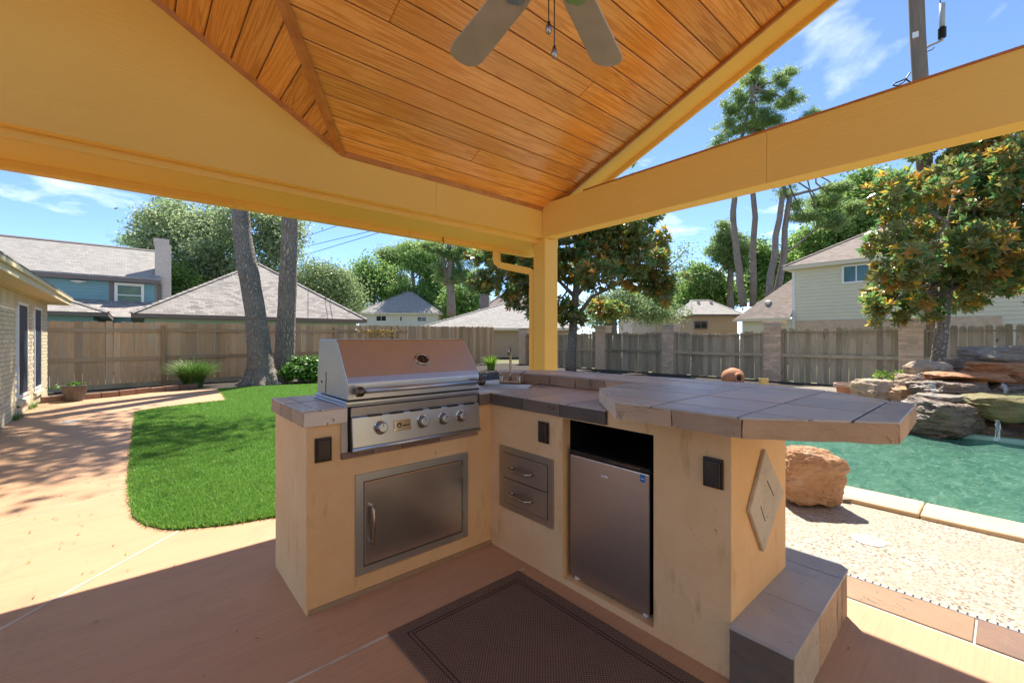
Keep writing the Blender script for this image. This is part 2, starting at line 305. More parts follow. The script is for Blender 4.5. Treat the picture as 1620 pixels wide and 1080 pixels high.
    leafmat('leaf_bright', [(0, (.14, .26, .06)), (.6, (.26, .42, .11)), (1, (.40, .54, .18))], None, .5, .55)
    leafmat('leaf_willow', [(0, (.17, .27, .09)), (.6, (.30, .40, .17)), (1, (.45, .52, .27))], None, .5, .35)
    leafmat('leaf_pine', [(0, (.16, .27, .085)), (.6, (.30, .43, .15)), (1, (.45, .56, .25))], None, .5, .6)
    leafmat('leaf_magnolia', [(0, (.08, .20, .07)), (.5, (.17, .34, .12)), (.75, (.26, .41, .12)), (.9, (.42, .38, .07)), (1, (.62, .42, .06))], (.28, .27, .09), .28, .5, .6)
    leafmat('leaf_magnolia_rust', [(0, (.14, .20, .04)), (.3, (.38, .27, .05)), (.6, (.66, .38, .05)), (1, (.76, .54, .08))], (.58, .30, .07), .35, .55, .5)
    leafmat('leaf_shrub', [(0, (.04, .13, .015)), (.6, (.10, .26, .03)), (1, (.20, .38, .06))], None, .45, .3)
    leafmat('leaf_clump', [(0, (.05, .14, .02)), (.6, (.12, .25, .04)), (1, (.28, .36, .13))], None, .5, .25)
    leafmat('leaf_fresh', [(0, (.12, .28, .02)), (1, (.30, .45, .05))], None, .45, .35)
    leafmat('leaf_dry', [(0, (.30, .19, .05)), (1, (.42, .32, .10))], None, .6, .3)
    def bark(nm, a, b_, sc):
        m, nt, p = base(nm, .95, 0, .15); vo = node(nt, 'ShaderNodeTexVoronoi', feature='DISTANCE_TO_EDGE'); vo.inputs['Scale'].default_value = 1
        dn = node(nt, 'ShaderNodeVectorMath', operation='MULTIPLY_ADD'); v = coords(nt, sc); nn = node(nt, 'ShaderNodeTexNoise'); nn.inputs['Scale'].default_value = 1.4; nt.links.new(v, nn.inputs['Vector'])
        nt.links.new(nn.outputs['Color'], dn.inputs[0]); dn.inputs[1].default_value = (.9, .9, .9); nt.links.new(v, dn.inputs[2]); nt.links.new(dn.outputs[0], vo.inputs['Vector'])
        f = ramp(nt, vo.outputs['Distance'], 0, .3); c = mixc(nt, f, tuple(x * .45 for x in a), a); c = mixc(nt, ramp(nt, noise(nt, coords(nt), 2.4, 6), .4, .7), c, b_)
        nt.links.new(c, p.inputs['Base Color']); nt.links.new(bump(nt, f, .9, .05), p.inputs['Normal'])
    bark('bark_oak', (.46, .40, .345), (.37, .325, .28), (21, 21, 8)); bark('bark_pine', (.47, .385, .32), (.38, .31, .265), (14, 14, 4.5)); bark('bark_magnolia', (.42, .36, .30), (.33, .28, .235), (9, 9, 9))
    simple('terracotta', (.52, .23, .11), (.44, .19, .09), 6, .8, bs=.2, bscale=40)
    simple('terracotta_pale', (.60, .40, .28), (.5, .3, .2), 6, .8); simple('pot_dark', (.085, .068, .055), (.13, .10, .08), 14, .5)
    simple('yellow_glaze', (.62, .45, .14), None, 6, .4); simple('plastic_grey', (.32, .33, .34), None, 5, .5); simple('rubber', (.01, .01, .011), None, 3, .5)
    simple('ceramic_grey', (.42, .42, .40), None, 5, .4); simple('drain_white', (.36, .36, .36), (.28, .28, .29), 30, .5)
    simple('stone_far', (.62, .5, .42), None, 3, .9)
make_materials()

# ------------------------------------------------------------------ mesh helpers
class MB:
    def __init__(s): s.v = []; s.f = []
    def add(s, vs_, fs_):
        o = len(s.v); s.v += [tuple(p) for p in vs_]; s.f += [tuple(i + o for i in f) for f in fs_]; return s
    def box(s, x0, x1, y0, y1, z0, z1):
        return s.add([(x0, y0, z0), (x1, y0, z0), (x1, y1, z0), (x0, y1, z0), (x0, y0, z1), (x1, y0, z1), (x1, y1, z1), (x0, y1, z1)],
                     [(0, 3, 2, 1), (4, 5, 6, 7), (0, 1, 5, 4), (1, 2, 6, 5), (2, 3, 7, 6), (3, 0, 4, 7)])
    def prism(s, poly, z0, z1):
        n = len(poly); a = sum(poly[i][0] * poly[(i + 1) % n][1] - poly[(i + 1) % n][0] * poly[i][1] for i in range(n))
        if a < 0: poly = poly[::-1]
        return s.add([(x, y, z0) for x, y in poly] + [(x, y, z1) for x, y in poly],
                     [tuple(range(n - 1, -1, -1)), tuple(range(n, 2 * n))] + [(i, (i + 1) % n, n + (i + 1) % n, n + i) for i in range(n)])
    def extr(s, poly3, d):
        """extrude a planar polygon of 3D points by vector d"""
        n = len(poly3); d = Vector(d); p = [Vector(q) for q in poly3]
        return s.add(p + [q + d for q in p], [tuple(range(n - 1, -1, -1)), tuple(range(n, 2 * n))] + [(i, (i + 1) % n, n + (i + 1) % n, n + i) for i in range(n)])
    def quad(s, a, b, c, d): return s.add([a, b, c, d], [(0, 1, 2, 3)])
    def tube(s, pts, rad, seg=10, cap=True):
        pts = [Vector(p) for p in pts]; rad = [rad] * len(pts) if not hasattr(rad, '__len__') else rad; rings = []; prev = None
        for i, p in enumerate(pts):
            t = (pts[min(i + 1, len(pts) - 1)] - pts[max(i - 1, 0)]).normalized()
            if prev is None: u = t.orthogonal().normalized()
            else: u = (prev - t * prev.dot(t)).normalized()
            prev = u; w = t.cross(u)
            rings.append([p + (u * math.cos(2 * math.pi * k / seg) + w * math.sin(2 * math.pi * k / seg)) * rad[i] for k in range(seg)])
        V = [q for r in rings for q in r]; F = []
        for i in range(len(rings) - 1):
            for k in range(seg): F.append((i * seg + k, i * seg + (k + 1) % seg, (i + 1) * seg + (k + 1) % seg, (i + 1) * seg + k))
        if cap: F += [tuple(range(seg - 1, -1, -1)), tuple(range((len(rings) - 1) * seg, len(rings) * seg))]
        return s.add(V, F)
    def lathe(s, prof, seg=20, org=(0, 0, 0), M=None):
        V = []; F = []
        for r, z in prof:
            for k in range(seg):
                p = Vector((r * math.cos(2 * math.pi * k / seg), r * math.sin(2 * math.pi * k / seg), z))
                V.append((M @ p if M else p) + Vector(org))
        for i in range(len(prof) - 1):
            for k in range(seg): F.append((i * seg + k, i * seg + (k + 1) % seg, (i + 1) * seg + (k + 1) % seg, (i + 1) * seg + k))
        return s.add(V, F)
    def obj(s, name, mat, parent=None, smooth=False, bevel=0.0, seg=1, rough=0.0, cuts=0, rscale=12.0, ro=(0, 0, 0)):
        me = bpy.data.meshes.new(name); me.from_pydata(s.v, [], s.f); 
        if bevel or rough or cuts:
            bm = bmesh.new(); bm.from_mesh(me)
            if cuts: bmesh.ops.subdivide_edges(bm, edges=bm.edges[:], cuts=cuts, use_grid_fill=True)
            if rough:
                bm.normal_update(); off = Vector(ro)
                for v in bm.verts: v.co += v.normal * rough * (mnoise.noise((v.co + off) * rscale) * .7 + mnoise.noise((v.co + off) * rscale * 3.1) * .4)
            if bevel: bmesh.ops.bevel(bm, geom=[e for e in bm.edges if len(e.link_faces) == 2 and e.calc_face_angle(0) > .35], offset=bevel, segments=seg, affect='EDGES', profile=.5, clamp_overlap=True)
            bm.to_mesh(me); bm.free()
        me.update()
        if smooth: me.polygons.foreach_set('use_smooth', [True] * len(me.polygons))
        return link(name, me, mat, parent)
def link(name, me, mat, parent=None):
    if mat and not me.materials: me.materials.append(MATS[mat])
    o = bpy.data.objects.new(name, me); col.objects.link(o)
    if parent is not None: o.parent = parent
    return o
def empty(name, label=None, cat=None, loc=(0, 0, 0), group=None):
    """an Empty at the thing's base; parts are modelled in world coordinates"""
    o = bpy.data.objects.new(name, None); col.objects.link(o); o.location = loc; o.empty_display_size = .1
    return tag(o, label, cat, group)
def tag(o, label=None, cat=None, group=None, kind=None):
    if label: o['label'] = label
    if cat: o['category'] = cat
    if group: o['group'] = group
    if kind: o['kind'] = kind
    return o
def struct(o): o['kind'] = 'structure'; return o
def stuff(o): o['kind'] = 'stuff'; return o
def put(o, loc, rot=(0, 0, 0), scale=(1, 1, 1)): o.location = loc; o.rotation_euler = rot; o.scale = scale; return o
def inst(name, me, parent, loc, rot=(0, 0, 0), scale=(1, 1, 1)):
    o = bpy.data.objects.new(name, me); col.objects.link(o); o.parent = parent; return put(o, loc, rot, scale)
def clip(poly, x0, x1, y0, y1):
    for ax, lim, sgn in ((0, x0, 1), (0, x1, -1), (1, y0, 1), (1, y1, -1)):
        out = []
        for i in range(len(poly)):
            a, b = poly[i], poly[(i + 1) % len(poly)]; da, db = (a[ax] - lim) * sgn, (b[ax] - lim) * sgn
            if da >= 0: out.append(a)
            if (da > 0) != (db > 0) and da != db: t = da / (da - db); out.append((a[0] + (b[0] - a[0]) * t, a[1] + (b[1] - a[1]) * t))
        poly = out
        if len(poly) < 3: return []
    area = sum(poly[i][0] * poly[(i + 1) % len(poly)][1] - poly[(i + 1) % len(poly)][0] * poly[i][1] for i in range(len(poly)))
    clean = []
    for p in poly:
        if not clean or (abs(p[0] - clean[-1][0]) + abs(p[1] - clean[-1][1])) > 1e-4: clean.append(p)
    if len(clean) > 2 and abs(clean[0][0] - clean[-1][0]) + abs(clean[0][1] - clean[-1][1]) < 1e-4: clean.pop()
    return clean if abs(area) > 4e-4 and len(clean) > 2 else []
def half(poly, p, n):
    out = []
    for i in range(len(poly)):
        a, b = poly[i], poly[(i + 1) % len(poly)]; da = (a[0] - p[0]) * n[0] + (a[1] - p[1]) * n[1]; db = (b[0] - p[0]) * n[0] + (b[1] - p[1]) * n[1]
        if da >= 0: out.append(a)
        if (da > 0) != (db > 0) and da != db: t = da / (da - db); out.append((a[0] + (b[0] - a[0]) * t, a[1] + (b[1] - a[1]) * t))
    return out
def poly_area(p): return abs(sum(p[i][0] * p[(i + 1) % len(p)][1] - p[(i + 1) % len(p)][0] * p[i][1] for i in range(len(p)))) / 2 if len(p) > 2 else 0
def subtract(poly, hole):
    out = []; rest = poly
    for i in range(len(hole)):
        a, b = hole[i], hole[(i + 1) % len(hole)]; n = (b[1] - a[1], -(b[0] - a[0])); pc = half(rest, a, n)
        if poly_area(pc) > 1e-5: out.append(pc)
        rest = half(rest, a, (-n[0], -n[1]))
        if poly_area(rest) < 1e-5: break
    return out
def inset_poly(poly, d):
    """inward offset of a counter-clockwise polygon"""
    out = []; n = len(poly)
    for i in range(n):
        p0, p1, p2 = Vector(poly[i - 1]), Vector(poly[i]), Vector(poly[(i + 1) % n]); a = (p1 - p0).normalized(); b = (p2 - p1).normalized(); na, nb = Vector((-a.y, a.x)), Vector((-b.y, b.x)); m = (na + nb).normalized(); q = p1 + m * (d / max(.35, m.dot(na))); out.append((q.x, q.y))
    return out
RND = random.Random(7)
def rects_from(cuts): return list(zip(cuts[:-1], cuts[1:]))
def top_tiles(parent, poly, z0, z1, xs, ys, mat, gap=.007, name='slate_tile', hole=None):
    for xa, xb in rects_from(xs):
        for ya, yb in rects_from(ys):
            c = clip(poly, xa + gap / 2, xb - gap / 2, ya + gap / 2, yb - gap / 2)
            if c:
                b = MB(); z = z1 + RND.uniform(-.0015, .0015)
                for q in (subtract(c, hole) if hole else [c]): b.prism(q, z0, z)
                if b.v: b.obj(name, mat, parent, bevel=0 if hole else .0025)
def edge_tiles(parent, p, q, z0, z1, mat, length=.33, thick=.022, gap=.005, rough=.006, name='edge_tile'):
    p, q = Vector((*p, 0)), Vector((*q, 0)); d = q - p; Ln = d.length; d.normalize(); nrm = Vector((d.y, -d.x, 0)); n = max(1, round(Ln / length))
    for i in range(n):
        a = p + d * (Ln * i / n + gap / 2); b = p + d * (Ln * (i + 1) / n - gap / 2)
        V = [a, b, b - nrm * thick, a - nrm * thick]
        MB().prism([(v.x, v.y) for v in V], z0, z1).obj(name, mat, parent, cuts=5, rough=rough, rscale=22, ro=(RND.random() * 9, 0, 0))
def leaf_mesh(P, N, size, aspect, rng, bend=.0, tip=None):
    """P centres (n,3), N face normals; one diamond-like leaf (4 verts, 2 tris) each"""
    n = len(P); N = N / np.linalg.norm(N, axis=1, keepdims=True); t = rng.normal(size=(n, 3)) if tip is None else tip
    t = t - N * (t * N).sum(1, keepdims=True); t /= np.linalg.norm(t, axis=1, keepdims=True) + 1e-9; b = np.cross(N, t)
    L = (size * rng.uniform(.7, 1.3, n))[:, None]; Wd = L * aspect
    v = np.stack([P - t * L * .5, P + b * Wd * .5 + N * L * bend, P + t * L * .5, P - b * Wd * .5 + N * L * bend], 1).reshape(-1, 3)
    return v
def quads_obj(name, v, mat, parent=None):
    n = len(v) // 4; me = bpy.data.meshes.new(name); me.vertices.add(len(v)); me.vertices.foreach_set('co', v.astype(np.float32).ravel())
    me.loops.add(4 * n); me.loops.foreach_set('vertex_index', np.arange(4 * n, dtype=np.int32)); me.polygons.add(n)
    me.polygons.foreach_set('loop_start', np.arange(0, 4 * n, 4, dtype=np.int32)); me.update(calc_edges=True)
    return link(name, me, mat, parent)
def tris_obj(name, v, mat, parent=None):
    n = len(v) // 3; me = bpy.data.meshes.new(name); me.vertices.add(len(v)); me.vertices.foreach_set('co', v.astype(np.float32).ravel())
    me.loops.add(3 * n); me.loops.foreach_set('vertex_index', np.arange(3 * n, dtype=np.int32)); me.polygons.add(n)
    me.polygons.foreach_set('loop_start', np.arange(0, 3 * n, 3, dtype=np.int32)); me.update(calc_edges=True)
    return link(name, me, mat, parent)

# ------------------------------------------------------------------ the setting: ground sheets, lawn, pool
LAWN = [(.24, 3.69), (.15, 3.78), (.06, 3.95), (0, 4.18), (-.03, 5.04), (-.02, 6.3), (0, 7.6), (.035, 10.0), (.40, 10.24), (.83, 10.42), (1.46, 10.57), (1.62, 13.05),
        (2.6, 12.95), (3.83, 12.66), (5.2, 12.1), (6.0, 10.6), (5.6, 7.0), (4.2, 4.6), (3.0, 3.75), (1.6, 3.42), (.9, 3.47), (.5, 3.56)]
def setting():
    g = struct(MB().quad((-400, -400, -.16), (400, -400, -.16), (400, 400, -.16), (-400, 400, -.16)).obj('ground', 'soil'))
    # the home yard, raised slab of soil with a hole where the pool lies
    PX0, PX1, PY0, PY1 = 4.42, 8.75, -7.0, 3.4
    b = MB(); z1 = -.012
    b.box(-14, PX0, -14, 18.5, -.6, z1).box(PX1, 15.4, -14, 18.5, -.6, z1).box(PX0, PX1, PY1, 18.5, -.6, z1).box(PX0, PX1, -14, PY0, -.6, z1)
    struct(b.obj('yard', 'soil'))
    # patio and path, one slab of stained concrete
    patio = struct(MB().prism([(-1.425, 4.74), (-7, 4.74), (-7, -9), (2.682, -9), (2.682, 3.4), (2.682, 4.4), (1.4, 4.4), (1.4, 10.4), (1.48, 10.57), (1.60, 13.2), (.3, 13.35), (-1.425, 12.55)], -.1, 0).obj('patio_floor', 'concrete'))
    def strip(a, b_, w, z=.0025, nm='expansion_joint'):
        a, b_ = Vector((*a, 0)), Vector((*b_, 0)); d = (b_ - a).normalized(); n = Vector((-d.y, d.x, 0)) * w / 2
        MB().prism([((a + n).x, (a + n).y), ((b_ + n).x, (b_ + n).y), ((b_ - n).x, (b_ - n).y), ((a - n).x, (a - n).y)], -.02, z).obj(nm, 'joint_strip', patio)
    strip((-1.4, 1.95), (.235, 3.675), .016); strip((-1.42, 1.76), (1.66, 1.795), .013); strip((-1.42, 4.27), (-.03, 4.95), .006, .0012)
    strip((1.5, -.9), (2.68, -.9), .012)
    # lawn: turf sheet plus blades
    lawn = struct(MB().prism(LAWN, -.1, .010).obj('lawn', 'turf_base'))
    rng = np.random.default_rng(3); poly = np.array(LAWN)
    def inside(p):
        x, y = p[:, 0], p[:, 1]; r = np.zeros(len(p), bool); j = len(poly) - 1
        for i in range(len(poly)):
            xi, yi, xj, yj = *poly[i], *poly[j]; r ^= ((yi > y) != (yj > y)) & (x < (xj - xi) * (y - yi) / (yj - yi + 1e-12) + xi); j = i
        return r
    n = 620000; u = rng.uniform(0, 1, n); P = np.stack([rng.uniform(-.05, 4.6, n), 3.4 + 9.7 * u ** 1.55, np.full(n, .008)], 1)
    P = P[inside(P + np.concatenate([rng.normal(0, .012, (n, 2)), np.zeros((n, 1))], 1))]; n = len(P); a = rng.uniform(0, 2 * np.pi, n); h = rng.uniform(.018, .040, n); dist = np.hypot(P[:, 0], P[:, 1]); w = .0022 + .00055 * dist
    dx, dy = np.cos(a) * w, np.sin(a) * w; lean = rng.normal(0, .5, (n, 2)) * h[:, None]
    v = np.stack([P + np.stack([dx, dy, 0 * dx], 1), P - np.stack([dx, dy, 0 * dx], 1), P + np.stack([lean[:, 0], lean[:, 1], h], 1)], 1).reshape(-1, 3)
    tag(tris_obj('grass', v, 'grass_blade'), 'short bright green turf grass covering the lawn', 'grass', kind='stuff')
    # planting bed along the fences and gravel behind the pool
    struct(MB().prism([(-1.42, 12.72), (.3, 13.45), (1.62, 13.3), (2.6, 13.05), (3.83, 12.76), (5.25, 12.2), (6.1, 10.6), (5.7, 7.0), (4.3, 4.6), (9.2, 4.2), (12.7, 4.0), (14.4, 3.0), (14.4, 17.0), (-1.42, 15.0)], -.05, -.002).obj('mulch_bed', 'mulch'))
    struct(MB().prism([(9.2, -5), (14.4, -5), (14.4, 2.99), (12.69, 3.99), (9.2, 4.19)], -.05, -.004).obj('gravel_bed', 'gravel'))
    # pebble pool deck, slate border tiles, channel drain
    struct(MB().prism([(2.964, -7), (4.26, -7), (4.26, .3), (4.25, 1.3), (4.22, 2.6), (4.27, 3.6), (8.9, 3.6), (9.19, 4.18), (4.29, 4.58), (3.0, 4.2), (2.964, 4.2)], -.1, .001).obj('pool_deck', 'pebble'))
    bed = struct(MB().box(2.6835, 2.962, -7, 4.2, -.1, -.002).obj('tile_border', 'grout_pale'))
    y = -6.9
    while y < 4.1:
        MB().box(2.698, 2.938, y, min(y + .492, 4.19), -.03, .004).obj('border_tile', 'border_slate', bed, bevel=.003); y += .5
    for o in [c for c in bed.children]:
        pass
    dr = empty('channel_drain', 'white slotted channel drain strip between slate border tiles and pebble deck', 'drain', (2.954, 0, 0))
    b = MB().box(2.941, 2.968, -6.5, 4.1, -.04, .0035); s_ = b.obj('grate_strip', 'drain_white', dr); s_.location = (-2.954, 0, 0)
    b = MB()
    for k in range(-60, 130): b.box(2.944, 2.966, k * .0315 - .003, k * .0315 + .003, 0, .0048)
    s_ = stuff(b.obj('slot', 'rubber', dr)); s_.location = (-2.954, 0, 0)
    # pool: basin, water, coping stones
    basin = struct(MB().box(PX0, PX1, PY0, PY1, -1.45, -1.4).box(PX0 + .1, PX0 + .18, PY0, PY1, -1.4, -.03).box(PX1 - .1, PX1, PY0, PY1, -1.4, -.03).box(PX0, PX1, PY1 - .1, PY1, -1.4, -.03).obj('pool_basin', 'plaster'))
    nx, ny = 90, 210; X = np.linspace(PX0 + .17, PX1 - .05, nx); Y = np.linspace(PY0, PY1 - .05, ny); V = []
    for yy in Y:
        for xx in X:
            V.append((xx, yy, -.085 + .010 * mnoise.noise((xx * 2.2, yy * 3.6, 1)) + .006 * mnoise.noise((xx * 5.5, yy * 8, 4))))
    F = [(j * nx + i, j * nx + i + 1, (j + 1) * nx + i + 1, (j + 1) * nx + i) for j in range(ny - 1) for i in range(nx - 1)]
    struct(MB().add(V, F).obj('pool_water', 'water', smooth=True))
    cp = empty('pool_coping', 'tan flagstone coping along the edge of the pool', 'coping', (4.43, 0, 0))
    ys = [-6.5, -5.5, -4.6, -3.5, -2.6, -1.6, -.75, .42, 1.42, 2.4, 3.3]
    for a, c in zip(ys[:-1], ys[1:]):
        j = lambda: RND.uniform(-.012, .012)
        o = MB().prism([(4.262 + j(), a + .005), (4.60 + j(), a + .005), (4.60 + j(), c - .005), (4.262 + j(), c - .005)], -.035, .034 + j() * .3).obj('coping_stone', 'coping', cp, cuts=4, rough=.010, rscale=5, bevel=.006, smooth=False); o.location = (-4.43, 0, 0)
    # round skimmer lids
    for (px, py, lab) in ((1374.5, 855, 'round white drain lid set in pebble deck beside slate border tiles'), (112, 667, 'small white drain lid set in the pinkish concrete path')):
        c = onz(px, py); e = empty('drain_lid', lab, 'drain', (c.x, c.y, 0)); r = .085 if px > 500 else .12
        MB().lathe([(r * .82, .004), (r * .84, .007), (r, .006), (r, -.01)], 28).obj('rim', 'plain_white', e)
        b = MB().lathe([(0.0001, .0045), (r * .82, .0045)], 28).obj('cover', 'drain_white', e)
setting()

# ------------------------------------------------------------------ the patio cover
Y0, ZT, SA, SB, XJ = 3.536, 2.785, .391, .555, 1.264
YR = .74; ZR = ZT + SA * (Y0 - YR); XRK = 3.643
def za(y): return ZT + SA * (Y0 - y)
def zb(x): return ZT + SB * (XJ - x)
XRB = XJ - (ZR - ZT) / SB                              # ridge line of the cross gable
def yv(x): return Y0 - (SB / SA) * (XJ - x)            # valley
def xv(y): return XJ - (SA / SB) * (Y0 - y)
def cover():
    pc = empty('patio_cover', 'ochre painted patio cover with stained pine ceiling over the outdoor kitchen', 'patio cover')
    # post and beams
    po = MB().box(3.56, 3.775, 3.50, 3.69, 0, 2.447).obj('post', 'trim_z', pc, bevel=.004)
    MB().box(3.545, 3.79, 3.486, 3.704, 0, .12).obj('post_base', 'trim_z', po, bevel=.004)
    MB().box(3.56, 3.775, -1.86, -1.67, 0, 2.447).obj('post', 'trim_z', pc, bevel=.004)
    # long beam; its gable end wall rises over the left part
    XL = -1.2
    xs_ = ony(690, 340, Y0).x
    for xa, xb in ((XJ, xs_ - .0012), (xs_ + .0012, 3.548)): MB().extr([(xa, Y0, 2.452), (xb, Y0, 2.452), (xb, Y0, ZT), (xa, Y0, ZT)], (0, .072, 0)).obj('beam', 'trim_x', pc)
    MB().extr([(XL, Y0, 2.452), (XJ, Y0, 2.452), (XJ, Y0, ZT), (XRB, Y0, ZR), (XL, Y0, ZR - SB * (XRB - XL))], (0, .072, 0)).obj('gable_panel', 'trim_x', pc)
    MB().box(XL, 3.90, Y0 + .074, Y0 + .10, 2.40, 2.60).obj('frieze_board', 'trim_x', pc)
    so = MB().box(XL, 3.93, Y0 + .101, 4.06, 2.3985, 2.412).obj('soffit', 'trim_x', pc)
    MB().box(3.72, 3.79, 3.79, 3.86, 2.394, 2.3983).obj('soffit_vent', 'pine_trim', so)
    fa = MB().box(XL, 3.93, 4.061, 4.082, 2.346, 2.50).obj('fascia', 'trim_x', pc)
    gu = MB().extr([(XL, 4.083, 2.348), (XL, 4.15, 2.348), (XL, 4.178, 2.40), (XL, 4.178, 2.462), (XL, 4.168, 2.462), (XL, 4.168, 2.41), (XL, 4.14, 2.358), (XL, 4.083, 2.358)], (3.93 - XL, 0, 0)).obj('gutter', 'trim_x', pc)
    for x in (-1.5, -.2, .55, 1.35, 2.15, 2.95):
        MB().box(x, x + .02, 4.052, 4.0605, 2.35, 2.40).obj('gutter_strap', 'trim_x', gu)
    # hook on the fascia
    hk = ony(701, 385, 4.05); MB().tube([(hk.x, 4.05, 2.39), (hk.x, 4.045, 2.36), (hk.x, 4.04, 2.325), (hk.x, 4.055, 2.305), (hk.x, 4.07, 2.32)], .005, 6).obj('hook', 'dark_metal', pc)
    # downspout
    def rect_tube(pts, w, nm, par):
        b = MB(); R = []
        for i, p in enumerate(pts):
            p = Vector(p); t = (Vector(pts[min(i + 1, len(pts) - 1)]) - Vector(pts[max(i - 1, 0)])).normalized()
            h = Vector((.58, -.81, 0)).normalized(); s_ = h.cross(Vector((0, 0, 1))).normalized(); u = s_; n = t.cross(u).normalized()
            k = 1.0
            R += [p + u * w[0] + n * w[1], p - u * w[0] + n * w[1], p - u * w[0] - n * w[1], p + u * w[0] - n * w[1]]
        F = [(4 * i + k, 4 * i + (k + 1) % 4, 4 * i + 4 + (k + 1) % 4, 4 * i + 4 + k) for i in range(len(pts) - 1) for k in range(4)]
        return b.add(R, F).obj(nm, 'trim_z', par, smooth=False)
    rect_tube([(3.36, 4.13, 2.35), (3.36, 4.13, 2.25), (3.365, 4.122, 2.215), (3.38, 4.095, 2.19), (3.40, 4.065, 2.175), (3.575, 3.80, 2.10), (3.592, 3.772, 2.09), (3.603, 3.755, 2.07), (3.608, 3.748, 2.03), (3.608, 3.748, 0.12), (3.612, 3.76, .06), (3.70, 3.86, .03)], (.052, .036), 'downspout', pc)
    # cross beam of the open gable
    ys_ = onx(1213, 270, 3.552).y
    MB().box(3.552, 3.717, -1.72, ys_ - .0012, 2.448, 2.834).obj('gable_beam', 'trim_y', pc); b2 = MB().box(3.552, 3.717, ys_ + .0012, 3.609, 2.448, 2.834).obj('gable_beam', 'trim_y', pc)
    MB().box(3.545, 3.724, -1.72, 2.93, 2.8345, 2.848).obj('cap_board', 'pine_trim', b2)
    MB().box(3.5515, 3.717, 3.691, 4.05, 2.447, 2.60).obj('beam_return', 'trim_y', pc)
    # plank ceiling on the main slope: boards parallel to X, each board its own piece, with staggered butt joints
    rg = random.Random(21); k = 0; sl = math.hypot(1, SA); pitch = .1635 / sl; th = .016; nrmA = Vector((0, SA, 1)).normalized()
    y = Y0 - .005
    while y > YR + .01:
        ya, yb = y, max(y - pitch + .006 / sl, YR); xe = XRK
        cuts = [xv((ya + yb) / 2) + .0] ; x = cuts[0] + (rg.uniform(.7, 3.6) if rg.random() < .5 else 99)
        while x < xe - .4: cuts.append(x); x += 99
        cuts.append(xe)
        for i in range(len(cuts) - 1):
            xa = xv(ya) if i == 0 else cuts[i] + .0012; xa2 = xv(yb) if i == 0 else xa; xb = cuts[i + 1] - .0012
            p = [Vector((xa, ya, za(ya))), Vector((xb, ya, za(ya))), Vector((xb, yb, za(yb))), Vector((xa2, yb, za(yb)))]
            MB().extr(p, nrmA * th).obj('ceiling_plank', 'pine_x', pc, bevel=.006)
        y -= pitch
    # the cross gable slope: boards parallel to Y
    slb = math.hypot(1, SB); pb = .1745 / slb; nrmB = Vector((SB, 0, 1)).normalized(); x = XJ
    while x > XRB + .02:
        xa, xb = x, max(x - pb + .006 / slb, XRB)
        p = [Vector((xa, Y0 - .002, zb(xa))), Vector((xa, yv(xa), zb(xa))), Vector((xb, yv(xb), zb(xb))), Vector((xb, Y0 - .002, zb(xb)))]
        if (p[0] - p[1]).length < .01: p = [p[0], p[2], p[3]]
        MB().extr(p[::-1], nrmB * th).obj('ceiling_plank', 'pine_y', pc, bevel=.006)
        x -= pb
    # boards past the ridges, behind and beside the viewer, cut short to admit light
    y = YR
    while y > .18:
        ya, yb = y, y - pitch + .004; z = lambda q: ZR - SA * (YR - q)
        MB().extr([(XRB, ya, z(ya)), (XRK, ya, z(ya)), (XRK, yb, z(yb)), (XRB, yb, z(yb))], Vector((0, -SA, 1)).normalized() * th).obj('ceiling_plank', 'pine_x', pc)
        y -= pitch
    x = XRB
    while x > -1.0:
        xa, xb = x, x - pb + .004; z = lambda q: ZR - SB * (XRB - q)
        MB().extr([(xa, YR, z(xa)), (xa, Y0, z(xa)), (xb, Y0, z(xb)), (xb, YR, z(xb))], Vector((-SB, 0, 1)).normalized() * th).obj('ceiling_plank', 'pine_y', pc)
        x -= pb
    # dark stained trims: valley board, wall moulding, rake moulding
    va, vb = Vector((XJ, Y0, ZT)), Vector((XRB, YR, ZR)); d = (vb - va).normalized(); side = d.cross(Vector((0, 0, 1))).normalized() * .034; dn = Vector((0, 0, -.016))
    for s in (0,): MB().add([va + side + dn + Vector((0, 0, .008)), va + dn, va - side + dn + Vector((0, 0, .008)), vb - side + dn + Vector((0, 0, .008)), vb + dn, vb + side + dn + Vector((0, 0, .008)), va + side, va - side, vb - side, vb + side],
                           [(0, 1, 4, 5), (1, 2, 3, 4), (0, 5, 9, 6), (2, 7, 8, 3), (6, 7, 2, 1, 0)]).obj('valley_trim', 'pine_trim', pc)
    MB().extr([(XJ, Y0 - .0005, ZT - .028), (XJ, Y0 - .0005, ZT + .012), (XJ, Y0 - .03, ZT + .010), (XJ, Y0 - .014, ZT - .018)], (3.55 - XJ, 0, 0)).obj('wall_trim', 'pine_trim', pc)
    q = Vector((XRB - XJ, 0, ZR - ZT)); nn = Vector((-SB, 0, -1)).normalized()
    MB().extr([Vector((XJ, Y0 - .0006, ZT)) + nn * .026, Vector((XJ, Y0 - .0006, ZT)) - nn * .012, Vector((XJ, Y0 - .028, ZT)) - nn * .010, Vector((XJ, Y0 - .013, ZT)) + nn * .018], q).obj('wall_trim', 'pine_trim', pc)
    for sgn, ye in ((1, Y0 - .02), (-1, .08)):
        e0 = Vector((0, ye, za(ye) if sgn > 0 else ZR - SA * (YR - ye))); r1 = Vector((0, YR, ZR)); dd = r1 - e0; dnn = Vector((0, -SA * sgn, -1)).normalized()
        def bar(x0, x1, lo, hi, nm, mt, ext=0.0):
            s0 = e0 - dd.normalized() * ext
            a = [s0 + Vector((x0, 0, 0)) + dnn * lo, s0 + Vector((x1, 0, 0)) + dnn * lo, s0 + Vector((x1, 0, 0)) + dnn * hi, s0 + Vector((x0, 0, 0)) + dnn * hi]
            return MB().extr(a, r1 - s0).obj(nm, mt, pc)
